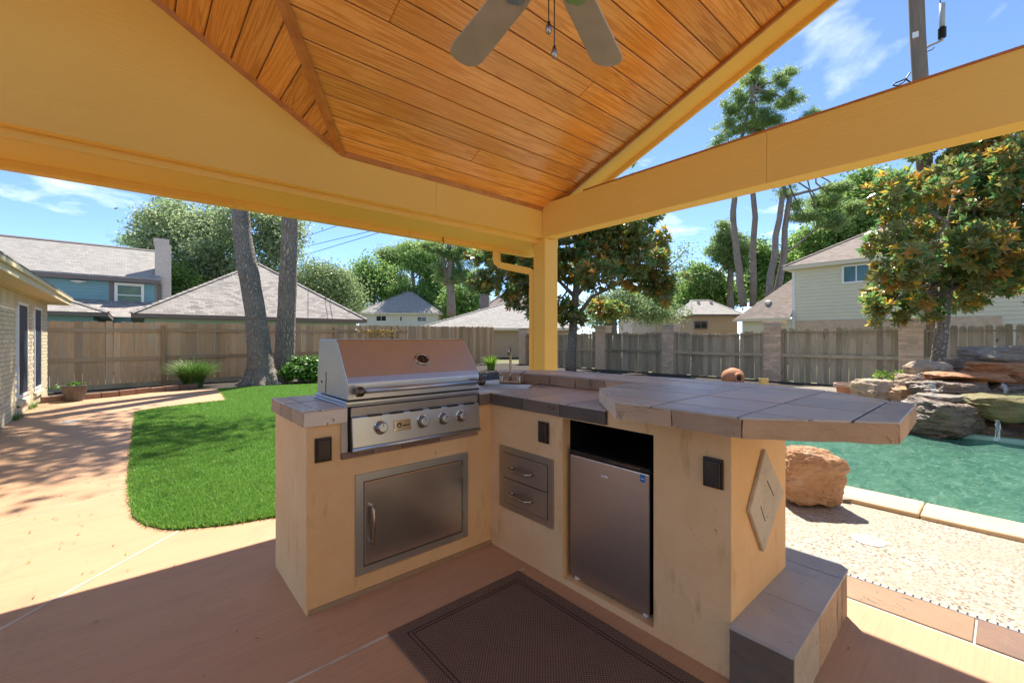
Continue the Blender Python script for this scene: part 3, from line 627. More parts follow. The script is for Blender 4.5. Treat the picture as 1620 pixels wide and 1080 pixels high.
        bar(XRK - .012, XRK + .012, -.012, .030, 'rake_trim', 'pine_trim'); bar(XRK + .0125, XRK + .027, -.012, .018, 'rake_trim', 'pine_trim')
        bar(XRK + .0275, 3.905, -.02, .002, 'rake_soffit', 'trim_y', .62 if sgn > 0 else .0); bar(3.9055, 3.93, -.13, .052, 'rake_board', 'trim_y', .64 if sgn > 0 else .0)
        # roof deck with shingles above
        def deck(pts):
            zf = (lambda y: za(y)) if sgn > 0 else (lambda y: ZR - SA * (YR - y))
            MB().extr([Vector((x, y, zf(y) + .024)) for x, y in pts], (0, 0, .13)).obj('roof_deck', 'shingle_grey_x', pc)
        if sgn > 0: deck([(XJ, Y0), (3.95, Y0), (3.95, YR), (XRB, YR)]); deck([(-1.3, Y0 + .075), (3.95, Y0 + .075), (3.95, 4.12), (-1.3, 4.12)])
        else: deck([(XRB - .1, YR), (3.95, YR), (3.95, .02), (XRB - .1, .02)])
    q0 = Vector((-3.4, 4.06, 0))
    for sgn in (1, -1):
        xs = XJ if sgn > 0 else -1.1; zz = ZT if sgn > 0 else ZR - SB * (XRB + 1.1)
        MB().add([Vector((XRB, 4.0, ZR + .03)), Vector((xs, 4.0, zz + .03)), Vector((xs if sgn < 0 else xs, 3.55 if sgn > 0 else .9, zz + .03)), Vector((XRB, .9, ZR + .03)),
                  Vector((XRB, 4.0, ZR + .12)), Vector((xs, 4.0, zz + .12)), Vector((xs, 3.55 if sgn > 0 else .9, zz + .12)), Vector((XRB, .9, ZR + .12))],
                 [(0, 1, 2, 3), (7, 6, 5, 4), (0, 4, 5, 1), (1, 5, 6, 2), (2, 6, 7, 3), (3, 7, 4, 0)]).obj('roof_deck', 'shingle_grey_y', pc)
cover()

def fan():
    H = Vector((.97, .92, 0)); zf = 2.5
    f = empty('ceiling_fan', 'ceiling fan with weathered wooden blades hanging from the pine ceiling', 'ceiling fan', (H.x, H.y, za(H.y))); dz = zf - za(H.y)
    MB().lathe([(.001, -.07), (.05, -.07), (.075, -.02), (.075, .0)], 20).obj('canopy', 'dark_metal', f, smooth=True)
    MB().tube([(0, 0, -.05), (0, 0, dz + .12)], .014, 10).obj('downrod', 'dark_metal', f)
    MB().lathe([(.001, dz + .15), (.05, dz + .15), (.11, dz + .10), (.135, dz + .05), (.13, dz), (.09, dz - .03), (.06, dz - .075), (.03, dz - .09), (.001, dz - .092)], 24).obj('motor_housing', 'dark_metal', f, smooth=True)
    for k in range(6):
        a = math.radians(21 + 60 * k - (0 if k else 0)); R = Matrix.Rotation(a, 4, 'Z'); T = Matrix.Rotation(math.radians(13), 4, 'X')
        out = [(.17, -.052), (.22, -.060), (.58, -.072), (.625, -.064), (.655, -.035), (.662, .01), (.650, .048), (.62, .066), (.58, .070), (.22, .058), (.17, .05)]
        b = MB().prism(out, -.004, .004); b.v = [tuple(R @ (T @ Vector(p)) + Vector((0, 0, dz))) for p in b.v]; bl = b.obj('blade', 'fan_blade', f, bevel=.002)
        b = MB().prism([(.10, -.022), (.17, -.03), (.235, -.04), (.26, 0), (.235, .04), (.17, .03), (.10, .022)], -.010, -.0045); b.v = [tuple(R @ (T @ Vector(p)) + Vector((0, 0, dz))) for p in b.v]; b.obj('blade_bracket', 'nickel', bl, bevel=.002)
    for px, py0, py1 in ((868, 0, 34), (877, 0, 72)):
        D = 1.42; p = at(px, py1, D) - Vector((H.x, H.y, za(H.y))); b = MB().tube([(p.x, p.y, dz - .05), p], .0022, 6); c = b.obj('pull_chain', 'dark_metal', f)
        MB().lathe([(.001, .022), (.005, .018), (.011, -.008), (.008, -.02), (.001, -.024)], 10, p + Vector((0, 0, -.02))).obj('pull_knob', 'nickel', c, smooth=True)
fan()

# ------------------------------------------------------------------ outdoor kitchen island
XF, YG, YB = 1.71, 2.16, 2.741
SINK_C = (1.985, 2.33); SINK_ANG = math.atan2(-.294, .228)
BAR = [(1.521, 1.085), (1.533, .585), (1.827, .225), (2.350, .241), (2.631, .609), (2.715, 1.034), (2.665, 1.70), (2.60, 2.42), (2.313, 2.807), (2.184, 2.646), (2.205, 2.39), (2.25, 2.168), (2.247, 1.437), (1.863, 1.428)]
def kitchen():
    k = empty('kitchen_island', 'tan stucco outdoor kitchen island with slate counter and raised bar', 'kitchen island')
    b = MB()
    b.box(.61, .80, YG, YB, 0, .884).box(.80, 1.60, YG, YB, 0, .70).box(1.60, XF, YG, YB, 0, .884).box(.80, 1.60, 2.66, YB, .70, .884)
    b.box(XF, 2.30, 1.551, YB, 0, .884)
    b.box(XF, 2.30, 1.018, 1.551, 0, .034).box(XF, 2.30, 1.018, 1.551, .875, .884).box(2.27, 2.30, 1.018, 1.551, .034, .875)
    b.box(XF, 2.32, .692, 1.018, 0, .9615).box(XF, 2.30, 1.018, 1.262, .884, .9615).box(2.27, 2.42, 1.262, 2.62, .884, .9615).box(2.30, 2.42, 1.018, 2.62, 0, .884)
    w = b.obj('wall', 'stucco', k)
    # niche lining is black
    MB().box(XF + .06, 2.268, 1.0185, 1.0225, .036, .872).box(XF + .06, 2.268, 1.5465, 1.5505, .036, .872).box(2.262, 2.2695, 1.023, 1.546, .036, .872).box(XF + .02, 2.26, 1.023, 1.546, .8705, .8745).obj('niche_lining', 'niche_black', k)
    # base trim line along the floor
    for nm, a in (('base_trim', (.62, 1.70, YG - .010, YG - .0005, .0005, .022)),): MB().box(*a).obj(nm, 'fence_rail', k)
    # low counter: core, top tiles, edge tiles
    low_l = [(.592, 2.141), (.797, 2.141), (.797, 2.757), (.592, 2.757)]
    low_r = [(1.603, 2.141), (1.692, 2.141), (1.692, 1.262), (2.268, 1.262), (2.268, 2.757), (1.603, 2.757)]
    def inset(poly, d):                                  # crude inset toward the centroid
        cx = sum(p[0] for p in poly) / len(poly); cy = sum(p[1] for p in poly) / len(poly)
        return [(p[0] + (d if p[0] < cx else -d), p[1] + (d if p[1] < cy else -d)) for p in poly]
    MB().prism(inset(low_l, .016), .8845, .9485).obj('counter_core', 'grout', k)
    ca, sa = math.cos(SINK_ANG), math.sin(SINK_ANG); hole = [(SINK_C[0] + x * ca - y * sa, SINK_C[1] + x * sa + y * ca) for x, y in ((-.170, -.150), (.170, -.150), (.170, .103), (-.170, .103))]
    b = MB().box(1.62, 1.706, 2.157, 2.74, .8845, .9485)
    for q in subtract([(1.7062, 1.264), (2.2665, 1.264), (2.2665, 2.74), (1.7062, 2.74)], hole): b.prism(q, .8845, .9485)
    b.obj('counter_core', 'grout', k)
    top_tiles(k, low_l, .9488, .957, [.58, .668, .80], [2.10, 2.235, 2.47, 2.80], 'slate_top')
    top_tiles(k, low_r, .9488, .957, [1.5, 1.80, 2.10, 2.30], [1.2, 1.50, 1.80, 2.08, 2.40, 2.80], 'slate_top', hole=hole)
    MB().box(.797, 1.603, 2.66, 2.757, .8845, .955).obj('slate_tile', 'slate_top', k, bevel=.003)
    E1 = 'slate_edge'
    edge_tiles(k, (.592, 2.141), (.797, 2.141), .884, .950, 'slate_pale', .3, rough=.0025)
    edge_tiles(k, (.592, 2.757), (.592, 2.141), .884, .950, E1, .22, rough=.0025)
    edge_tiles(k, (1.603, 2.141), (1.692, 2.141), .884, .9475, 'slate_dark', .3, rough=.002)
    edge_tiles(k, (1.692, 2.141), (1.692, 1.262), .884, .9475, 'slate_dark', .30, rough=.003)
    edge_tiles(k, (2.268, 2.757), (1.603, 2.757), .884, .948, E1, .3)
    # slate strip round the grill opening
    for xa, xb in ((.768, .93), (.933, 1.09), (1.093, 1.32), (1.323, 1.60)): MB().box(xa, xb, YG - .012, YG + .004, .702, .733).obj('strip_tile', 'slate_strip', k, bevel=.002)
    MB().box(.768, .798, YG - .013, YG + .004, .7345, .882).obj('strip_tile', 'slate_pale', k, bevel=.002, cuts=3, rough=.003)
    # raised bar
    cx, cy = 2.2, 1.0
    core = inset_poly(BAR, .012)
    MB().prism(core, .9635, 1.024).obj('bar_core', 'grout', k)
    top_tiles(k, BAR, 1.0245, 1.035, [1.4, 1.665, 1.97, 2.262, 2.50, 2.9], [.1, .33, .60, .92, 1.24, 1.56, 1.9, 2.25, 2.55, 2.95], 'slate_top', .008)
    n = len(BAR)
    for i in range(n):
        p, q = BAR[i], BAR[(i + 1) % n]; ln = math.hypot(p[0] - q[0], p[1] - q[1])
        if ln < .1: continue
        mt = E1 if i != 13 else 'slate_pale'
        edge_tiles(k, p, q, .9625, 1.0265, mt, .27 if ln > .5 else .5)
    # footrest step, slate clad
    top = [(1.69, .692), (1.688, .475), (2.515, .492), (2.555, .535), (2.555, .755), (2.325, .755), (2.325, .692)]
    cor = [(1.705, .690), (1.705, .490), (2.505, .505), (2.54, .545), (2.54, .745), (2.323, .745), (2.323, .690)]
    st = MB().prism(cor, 0, .205).obj('footrest', 'grout', k)
    xs = [1.6, 2.02, 2.31, 2.40, 2.7]
    for xa, xb in rects_from(xs):
        c = clip(top, xa + .003, xb - .003, .3, .9)
        if c: MB().prism(c, .2055, .219 + RND.uniform(-.002, .002)).obj('slate_tile', 'slate_step', st, cuts=4, rough=.003, rscale=9)
    edge_tiles(st, (1.690, .692), (1.690, .478), .002, .205, 'slate_dark', .4, .014, rough=.004)
    for a, c in ((1.692, 2.02), (2.024, 2.31), (2.314, 2.40), (2.404, 2.512)): edge_tiles(st, (a, .478 + (a - 1.69) * .0206), (c, .478 + (c - 1.69) * .0206), .002, .205, 'slate_pale' if a < 2.0 else E1, .9, .014, rough=.004)
    edge_tiles(st, (2.515, .495), (2.555, .537), .002, .205, E1, .4, .014, rough=.004); edge_tiles(st, (2.555, .540), (2.555, .755), .002, .205, E1, .4, .014, rough=.004)
    # diamond slate ornament on the end wall
    D = [ony(*p, .692) for p in ((1205, 709), (1180, 806), (1202, 871), (1234, 777))]
    ou = [Vector((p.x, .6915, p.z)) for p in D]; c = sum(ou, Vector()) / 4
    dm = MB().extr([p for p in ou], (0, -.016, 0)).obj('diamond_plaque', 'slate_pale', k, bevel=.003)
    inn = [c + (p - c) * .42 + Vector((0, -.0163, 0)) for p in ou]
    for i, j in ((3, 0), (1, 2)):
        d = (inn[j] - inn[i]) * .42; m = (inn[i] + inn[j]) / 2; pr = Vector((d.z, 0, -d.x)).normalized() * .0025
        MB().extr([m - d - pr, m + d - pr, m + d + pr, m - d + pr], (0, -.001, 0)).obj('joint_line', 'rubber', dm)
    # bronze outlet covers
    def outlet(c, u, n):
        """c centre on the wall, u along the wall, n outward"""
        c, u, n = Vector(c), Vector(u), Vector(n); z = Vector((0, 0, 1)); w, h = .039, .058
        def slab(w, h, d0, d1, nm, par, mt='bronze_plastic', bev=.003, up=0):
            return MB().extr([c + u * sx * w + z * (sz * h + up) + n * d0 for sx, sz in ((-1, -1), (1, -1), (1, 1), (-1, 1))], n * (d1 - d0)).obj(nm, mt, par, bevel=bev, seg=2)
        pl = slab(w, h, .0005, .010, 'outlet_cover', k); slab(w * .80, h * .86, .0102, .022, 'flap', pl, bev=.006); slab(w * .30, .006, .0222, .026, 'latch', pl, up=-h * .70); slab(w * .9, .006, .0102, .018, 'hinge_bar', pl, up=h * .93)
    outlet((XF, 1.685, .778), (0, -1, 0), (-1, 0, 0)); outlet((XF, .758, .773), (0, -1, 0), (-1, 0, 0)); outlet((.685, YG, .765), (1, 0, 0), (0, -1, 0))
    # steel access door
    y = YG
    fr = MB()
    for a in ((.839, .879, .102, .610), (1.484, 1.524, .102, .610), (.879, 1.484, .572, .610), (.879, 1.484, .102, .140)): fr.box(a[0], a[1], y - .012, y - .0005, a[2], a[3])
    fr_o = fr.obj('door_frame', 'steel_x', k); 
    dn_ = MB().box(.884, 1.479, y - .015, y - .002, .145, .567).obj('access_door', 'steel_door', k, bevel=.003)
    MB().box(.879, 1.484, y - .004, y - .001, .140, .572).obj('door_gap', 'rubber', fr_o)
    hx, hz0, hz1 = .918, .256, .444
    MB().tube([(hx, y - .014, hz0), (hx, y - .038, hz0 + .003), (hx, y - .048, hz0 + .018), (hx, y - .050, (hz0 + hz1) / 2), (hx, y - .048, hz1 - .018), (hx, y - .038, hz1 - .003), (hx, y - .014, hz1)], .0085, 12).obj('door_handle', 'nickel', dn_, smooth=True)
    for z in (.24, .50): MB().tube([(1.482, y - .015, z - .03), (1.482, y - .015, z + .03)], .005, 8).obj('hinge', 'nickel', dn_)
    # drawer unit
    x = XF; ya, yb, z0, z1 = 1.612, 2.062, .270, .643
    fr = MB(); t = .035
    for a in ((ya, ya + t, z0, z1), (yb - t, yb, z0, z1), (ya + t, yb - t, z1 - t, z1), (ya + t, yb - t, z0, z0 + t)): fr.box(x - .012, x - .0005, a[0], a[1], a[2], a[3])
    df = fr.obj('drawer_frame', 'steel_y', k); MB().box(x - .004, x - .001, ya + t, yb - t, z0 + t, z1 - t).obj('drawer_gap', 'rubber', df)
    for za_, zb_ in ((z0 + t + .003, .4545), (.4585, z1 - t - .003)):
        d = MB().box(x - .016, x - .005, ya + t + .004, yb - t - .004, za_, zb_).obj('drawer', 'steel_y', k, bevel=.002); zm = (za_ + zb_) / 2; yc = (ya + yb) / 2 + .01
        for s in (-1, 1): MB().lathe([(.0115, 0), (.0115, .012), (.009, .02), (.001, .022)], 12, (x - .016, yc + s * .082, zm), Matrix.Rotation(-math.pi / 2, 3, 'Y')).obj('handle_foot', 'nickel', d, smooth=True)
        MB().tube([(x - .02, yc - .088, zm), (x - .045, yc - .084, zm - .002), (x - .052, yc - .06, zm - .004), (x - .054, yc, zm - .005), (x - .052, yc + .06, zm - .004), (x - .045, yc + .084, zm - .002), (x - .02, yc + .088, zm)], .0095, 10).obj('drawer_handle', 'nickel', d, smooth=True)
    return k
kitchen()

def grill():
    g = empty('gas_grill', 'stainless steel built-in gas grill with closed lid and four knobs', 'grill', (1.197, 2.39, .70))
    def P(b, nm, mt, par=None, **kw):
        o = b.obj(nm, mt, par or g, **kw)
        if par is None: o.location = (-1.197, -2.39, -.70)
        return o
    P(MB().box(.8015, 1.598, 2.17, 2.655, .702, .955), 'firebox', 'black_plastic')
    xa, xb = .814, 1.597
    P(MB().extr([(xa, 2.122, .752), (xa, 2.138, .902), (xa, 2.169, .902), (xa, 2.169, .752)], (xb - xa, 0, 0)), 'control_panel', 'steel_x', bevel=.004, seg=2)
    P(MB().extr([(xa, 2.150, .9035), (xa, 2.144, .952), (xa, 2.169, .952), (xa, 2.169, .9035)], (xb - xa, 0, 0)), 'vent_panel', 'steel_x', bevel=.002)
    for q in range(6): 
        x = .90 + q * .118; P(MB().box(x, x + .075, 2.134, 2.149, .898, .9062), 'vent_slot', 'rubber')
    P(MB().tube([(xa, 2.128, .742), (xb, 2.128, .742)], .0115, 14), 'drip_rail', 'steel_x', smooth=True)
    P(MB().box(xa, xb, 2.130, 2.169, .7345, .7518), 'drip_tray', 'steel_x', bevel=.002)
    # flange over the counter
    P(MB().box(.782, 1.606, 2.136, 2.64, .9575, .966).box(.789, 1.602, 2.140, 2.63, .966, .984), 'flange', 'steel_x', bevel=.003)
    P(MB().box(.79, 1.60, 2.134, 2.1395, .9845, .990), 'lid_gap', 'rubber')
    # lid
    pf = [(2.134, .990), (2.134, 1.072), (2.150, 1.102), (2.287, 1.284), (2.300, 1.291), (2.560, 1.291), (2.573, 1.284), (2.606, .990)]
    lid = P(MB().extr([(.794, y, z) for y, z in pf], (1.598 - .794, 0, 0)), 'lid', 'steel_x', bevel=.004, seg=2)
    loc = Vector((-0, 0, 0))
    P(MB().extr([(.7925, 2.46, .997), (.7925, 2.453, 1.03), (.7925, 2.447, 1.075), (.7925, 2.45, 1.115), (.7925, 2.456, 1.115), (.7925, 2.453, 1.075), (.7925, 2.460, 1.03), (.7925, 2.467, .997)], (.0012, 0, 0)), 'hinge_slot', 'rubber', lid)
    P(MB().lathe([(.008, 0), (.008, .002), (.001, .002)], 12, (.794, 2.525, 1.055), Matrix.Rotation(-math.pi / 2, 3, 'Y')), 'rotisserie_hole', 'rubber', lid)
    hz, hy = 1.036, 2.083
    h = P(MB().tube([(.845, hy, hz), (1.565, hy, hz)], .0125, 14), 'lid_handle', 'steel_x', lid, smooth=True)
    for x, s in ((.835, 1), (1.575, -1)):
        o = MB().lathe([(.001, 0), (.020, .001), (.025, .006), (.025, .030), (.019, .036), (.0126, .042)], 18, (x - s * .02, hy, hz), Matrix.Rotation(s * math.pi / 2, 3, 'Y')).box(x - .014, x + .014, hy + .005, 2.1335, hz - .014, hz + .014); o.obj('handle_end', 'dark_metal', lid, smooth=False, bevel=.002)
    # thermometer on the sloped face
    th = math.atan2(1.284 - 1.102, 2.287 - 2.150); c = Vector((1.245, 2.205, 1.175)); n = Vector((0, -math.sin(th), math.cos(th))); M = n.to_track_quat('Z', 'Y').to_matrix()
    M3 = M @ Matrix.Diagonal((1.25, 1, 1)) if abs((M @ Vector((1, 0, 0))).x) > .5 else M @ Matrix.Diagonal((1, 1.25, 1))
    t = MB().lathe([(.040, -.004), (.040, .006), (.036, .011), (.029, .011), (.027, .006)], 28, c, M3).obj('thermometer', 'nickel', lid, smooth=True)
    MB().lathe([(.0278, .0065), (.001, .0075)], 28, c, M3).obj('dial', 'black_plastic', t); MB().extr([c + M @ Vector(p) for p in ((-.002, -.018, .0082), (.002, -.018, .0082), (.0006, .016, .0082), (-.0006, .016, .0082))], n * .0008).obj('needle', 'nickel', t)
    # knobs, badge
    tilt = Vector((0, -1, .107)).normalized(); K = tilt.to_track_quat('Z', 'Y').to_matrix()
    for x in (.961, 1.204, 1.340, 1.460):
        c = Vector((x, 2.1300, .838))
        o = MB().lathe([(.036, -.004), (.036, .003), (.031, .006)], 28, c, K).obj('knob_bezel', 'chrome', g, smooth=False); o.location = (-1.197, -2.39, -.70)
        kn = MB().lathe([(.029, .004), (.028, .022), (.026, .034), (.0225, .0375), (.001, .0375)], 28, c, K).obj('knob', 'nickel', g, smooth=False, bevel=.001); kn.location = (-1.197, -2.39, -.70)
        MB().lathe([(.0225, .0377), (.020, .0387), (.001, .0387)], 24, c, K).obj('knob_cap', 'steel_x', kn)
        MB().extr([c + K @ Vector(p) for p in ((-.002, .006, .039), (.002, .006, .039), (.002, .019, .039), (-.002, .019, .039))], tilt * .0012).obj('pointer', 'dark_metal', kn)
    bd = P(MB().extr([(1.035, 2.1265, .806), (1.132, 2.1265, .806), (1.132, 2.1325, .862), (1.035, 2.1325, .862)], (0, -.004, 0)), 'badge', 'chrome', bevel=.0015)
    cc = Vector((1.064, 2.1235, .836)); pts = [cc + Vector((.013 * math.cos(a) * (1 - a * .05), -.001 + .0008 * math.sin(a), .013 * math.sin(a) * (1 - a * .05))) for a in np.linspace(.3, 9, 30)]
    MB().tube(pts, .0018, 6).obj('emblem', 'dark_metal', bd, smooth=True)
    MB().box(1.084, 1.122, 2.1225, 2.1245, .829, .836).obj('emblem', 'dark_metal', bd)
grill()

def fridge():
    f = empty('mini_fridge', 'bronze steel mini fridge set in a dark niche of the island', 'fridge', (1.97, 1.288, .035)); L_ = (-1.97, -1.288, -.035)
    def P(b, nm, mt, par=None, **kw):
        o = b.obj(nm, mt, par or f, **kw)
        if par is None: o.location = L_
        return o
    P(MB().box(1.776, 2.24, 1.056, 1.524, .050, .712), 'cabinet', 'black_plastic', bevel=.004)
    d = P(MB().box(1.735, 1.774, 1.054, 1.522, .056, .689), 'door', 'fridge_steel', bevel=.007, seg=3)
    P(MB().box(1.737, 1.774, 1.050, 1.526, .6915, .713), 'door_top', 'black_plastic', bevel=.003)
    P(MB().box(1.7335, 1.7368, 1.10, 1.27, .697, .709), 'grip', 'dark_metal', bevel=.001); 
    for q in range(7): P(MB().box(1.734, 1.7368, 1.31 + q * .026, 1.325 + q * .026, .698, .706), 'control', 'bronze_plastic')
    P(MB().box(1.739, 1.772, 1.0525, 1.0538, .06, .685), 'gasket', 'rubber')
    MB().box(1.7342, 1.7349, 1.075, 1.101, .648, .682).obj('energy_sticker', 'blue_sticker', d); MB().box(1.7338, 1.7341, 1.080, 1.096, .660, .664).obj('energy_sticker', 'print_white', d)
    for a, w in ((1.312, .012), (1.298, .009), (1.286, .014)): MB().box(1.7342, 1.7349, a - w / 2, a + w / 2, .617, .626).obj('logo', 'print_white', d)
    for y in (1.085, 1.492): P(MB().lathe([(.016, 0), (.016, .014), (.009, .016), (.009, .022)], 14, (1.765, y, .0345)), 'foot', 'plain_white')
fridge()

def sink():
    c = Vector((1.985, 2.33, .957)); ang = math.atan2(-.294, .228)
    s = empty('bar_sink', 'small square stainless steel bar sink set in the counter corner', 'sink', c); s.rotation_euler = (0, 0, ang)
    # local x along the front rim, local y away from the front
    w, h = .195, .175
    b = MB(); z = .0035
    o = [(-w, -h), (w, -h), (w, h), (-w, h)]; i = [(-w + .028, -h + .028), (w - .028, -h + .028), (w - .028, h - .075), (-w + .028, h - .075)]; fl = [(x * .9, y * .9 - .005) for x, y in i]
    V = [(*p, .0005) for p in o] + [(*p, z) for p in o] + [(*p, z + .001) for p in i] + [(*p, z - .003) for p in fl]
    F = [(0, 1, 5, 4), (1, 2, 6, 5), (2, 3, 7, 6), (3, 0, 4, 7), (4, 5, 9, 8), (5, 6, 10, 9), (6, 7, 11, 10), (7, 4, 8, 11)]
    b.add(V, F).obj('rim', 'steel_y', s)
    MB().add([(*p, z + .0008) for p in i] + [(*p, -.068) for p in fl], [(0, 1, 5, 4), (1, 2, 6, 5), (2, 3, 7, 6), (3, 0, 4, 7), (4, 5, 6, 7)]).obj('basin', 'steel_y', s)
    f = empty('faucet', 'brushed steel gooseneck faucet with two lever handles behind the bar sink', 'faucet', c + Matrix.Rotation(ang, 3, 'Z') @ Vector((.0, h - .035, .0045))); f.rotation_euler = (0, 0, ang)
    MB().box(-.082, .082, -.024, .024, 0, .022).obj('base_plate', 'nickel', f, bevel=.008, seg=2)
    MB().tube([(0, 0, .02), (0, 0, .06), (0, 0, .18), (0, 0, .235), (0, -.008, .262), (0, -.03, .278), (0, -.055, .27), (0, -.07, .245), (0, -.072, .215)], [.013, .0095, .009, .009, .009, .009, .009, .009, .008], 12).obj('spout', 'nickel', f, smooth=True)
    for sx in (-1, 1):
        hd = MB().lathe([(.017, .02), (.015, .045), (.011, .06), (.001, .066)], 14, (sx * .065, 0, 0)).obj('handle_base', 'nickel', f, smooth=True)
        MB().tube([(sx * .065, 0, .055), (sx * .078, -.004, .075), (sx * .100, -.01, .088), (sx * .122, -.014, .088)], [.008, .0075, .0065, .005], 10).obj('lever', 'nickel', hd, smooth=True)
sink()

def rug():
    r = empty('kitchen_mat', 'dark brown woven vinyl mat on the patio floor before the fridge', 'mat', (1.227, 1.17, .0))
    x0, x1, y0, y1 = .840, 1.614, .55, 1.793
    b = MB().box(x0, x1, y0, y1, .0035, .0095).obj('mat', 'rug', r, bevel=.002); b.location = (-1.227, -1.17, 0)
    for d in (.062, .080):
        for a in ((x0 + d, x0 + d + .004, y0 + d, y1 - d), (x1 - d - .004, x1 - d, y0 + d, y1 - d), (x0 + d + .004, x1 - d - .004, y1 - d - .004, y1 - d), (x0 + d + .004, x1 - d - .004, y0 + d, y0 + d + .004)):
            o = MB().box(*a, .009, .0105).obj('border_line', 'rug_line', r); o.location = (-1.227, -1.17, 0)
rug()

# ------------------------------------------------------------------ fences
def picket_mesh(w, h, t, ear):
    b = MB().extr([(-w / 2, 0, 0), (w / 2, 0, 0), (w / 2, 0, h - ear), (w / 2 - ear * .9, 0, h), (-w / 2 + ear * .9, 0, h), (-w / 2, 0, h - ear)], (0, t, 0))
    me = bpy.data.meshes.new('picket'); me.from_pydata(b.v, [], b.f); me.update(); return me
def back_fence():
    f = empty('wood_fence', 'tall brown board privacy fence behind the lawn and the tree bed', 'fence', (-4.25, 14.553, 0))
    A, B = Vector((-4.25, 14.553, 0)), Vector((13.75, 17.15, 0)); d = (B - A); L = d.length; d.normalize(); ang = math.atan2(d.y, d.x); n = Vector((d.y, -d.x, 0)); rg = random.Random(5)
    mes = []
    for kk in range(5):
        me = picket_mesh(.133 + .003 * (kk % 3), 1.70, .017, .018 if kk < 3 else .03); me.materials.append(MATS['fence_new']); mes.append(me)
    N = int(L / .1395)
    for i in range(N):
        s = (i + .5) * .1395; h = (1.665 + .175 * s / L) / 1.70 * (1 + rg.uniform(-.006, .006)); front = s > 12.98
        p = d * s + n * (-.02 if not front else .045); inst('picket', mes[i % 5], f, (p.x, p.y, rg.uniform(-.012, .012)), (rg.uniform(-.006, .006), rg.uniform(-.008, .008), ang), (rg.uniform(.95, 1.02), 1, h))
    for zz, z in (('rail', .74), ('rail', 1.47), ):
        for k in range(7):
            a, b = k * 2.45 + .02, k * 2.45 + 2.43
            if a > 12.8: break
            b = min(b, 12.95); p = d * ((a + b) / 2) + n * .002
            zc = z * (1 + .09 * a / L)
            me = MB().box(-(b - a) / 2, (b - a) / 2, -.019, .019, -.045, .045).obj('rail', 'fence_rail', f); put(me, (p.x, p.y, zc), (0, 0, ang))
    for k in range(6):
        s = k * 2.45 + .02
        p = d * s + n * .045; h = 1.64 + .13 * s / L
        o = MB().box(-.045, .045, -.045, .045, 0, h).obj('post', 'fence_rail', f, bevel=.004); put(o, (p.x, p.y, -.03), (0, 0, ang))
    p = d * 6.45 + n * .012; o = MB().box(-6.45, 6.45, -.012, .012, -.02, .10).obj('kick_board', 'fence_old', f); put(o, (p.x, p.y, .02), (0, 0, ang))
    # dry vine hanging over the fence top
    rng = np.random.default_rng(8); c = ony(600, 524, 15.9) ; n_ = 260
    Pp = np.stack([c.x + rng.normal(0, .38, n_), c.y - .12 + rng.normal(0, .06, n_), c.z + .08 - np.abs(rng.normal(0, .13, n_))], 1)
    v = leaf_mesh(Pp, rng.normal(size=(n_, 3)) + np.array([-.3, -1, .5]), .09, .5, rng); vn = empty('fence_vine', 'small dry yellowish vine hanging over the top of the board fence', 'vine', (c.x, c.y, c.z)); o = quads_obj('foliage', v, 'leaf_dry', vn); o.location = -c
    o = MB().tube([c + Vector((-.7, -.07, .08)), c + Vector((0, -.09, .1)), c + Vector((.5, -.08, .03))], .012, 6).obj('stem', 'bark_magnolia', vn); o.location = -c
back_fence()

def brick_box(parent, x0, x1, y0, y1, z0, z1, faces, bmat, mmat, each, course=.0675, blen=.203, name='brick', limit=None, skip=None, proud=.006):
    """mortar core with real bricks on the listed faces ('-x','-y','+x','+y'); each=True: an object per brick"""
    MB().box(x0, x1, y0, y1, z0, z1).obj('mortar', mmat, parent)
    hb = course - .010; pieces = []
    for fc in faces:
        ax = fc[1]; a0, a1 = (y0, y1) if ax == 'x' else (x0, x1); r = 0; z = z0 + .004
        while z + hb < z1 - .002:
            a = a0 - (blen / 2 if r % 2 else 0)
            while a < a1 - .012:
                s, e = max(a, a0) + .004, min(a + blen - .010, a1 - .004)
                if e - s > .03 and not (skip and skip(fc, s, e, z, z + hb)): pieces.append((fc, s, e, z, z + hb))
                a += blen
            z += course; r += 1
    return pieces
def lay(parent, pieces, x0, x1, y0, y1, bmat, key, limit, name='brick', proud=.006):
    """the nearest `limit` bricks as objects that share meshes, the rest joined"""
    pieces = sorted(pieces, key=key); cache = {}; rest = MB()
    for i, (fc, s, e, za_, zb_) in enumerate(pieces):
        m = (s + e) / 2; z = (za_ + zb_) / 2; w = round(e - s, 3); h = round(zb_ - za_, 3)
        loc = {'-x': (x0, m, z), '+x': (x1, m, z), '-y': (m, y0, z), '+y': (m, y1, z)}[fc]; rz = 0 if fc[1] == 'y' else math.pi / 2
        if i < limit:
            if (w, h) not in cache:
                b = MB().box(-w / 2, w / 2, -proud, proud, -h / 2, h / 2); me = bpy.data.meshes.new(name); me.from_pydata(b.v, [], b.f); me.materials.append(MATS[bmat]); cache[(w, h)] = me
            inst(name, cache[(w, h)], parent, (loc[0] + RND.uniform(-.001, .001), loc[1] + RND.uniform(-.001, .001), loc[2]), (0, 0, rz))
        else:
            if rz: rest.box(loc[0] - proud, loc[0] + proud, s, e, za_, zb_)
            else: rest.box(s, e, loc[1] - proud, loc[1] + proud, za_, zb_)
    if rest.v: stuff(rest.obj(name, bmat, parent))

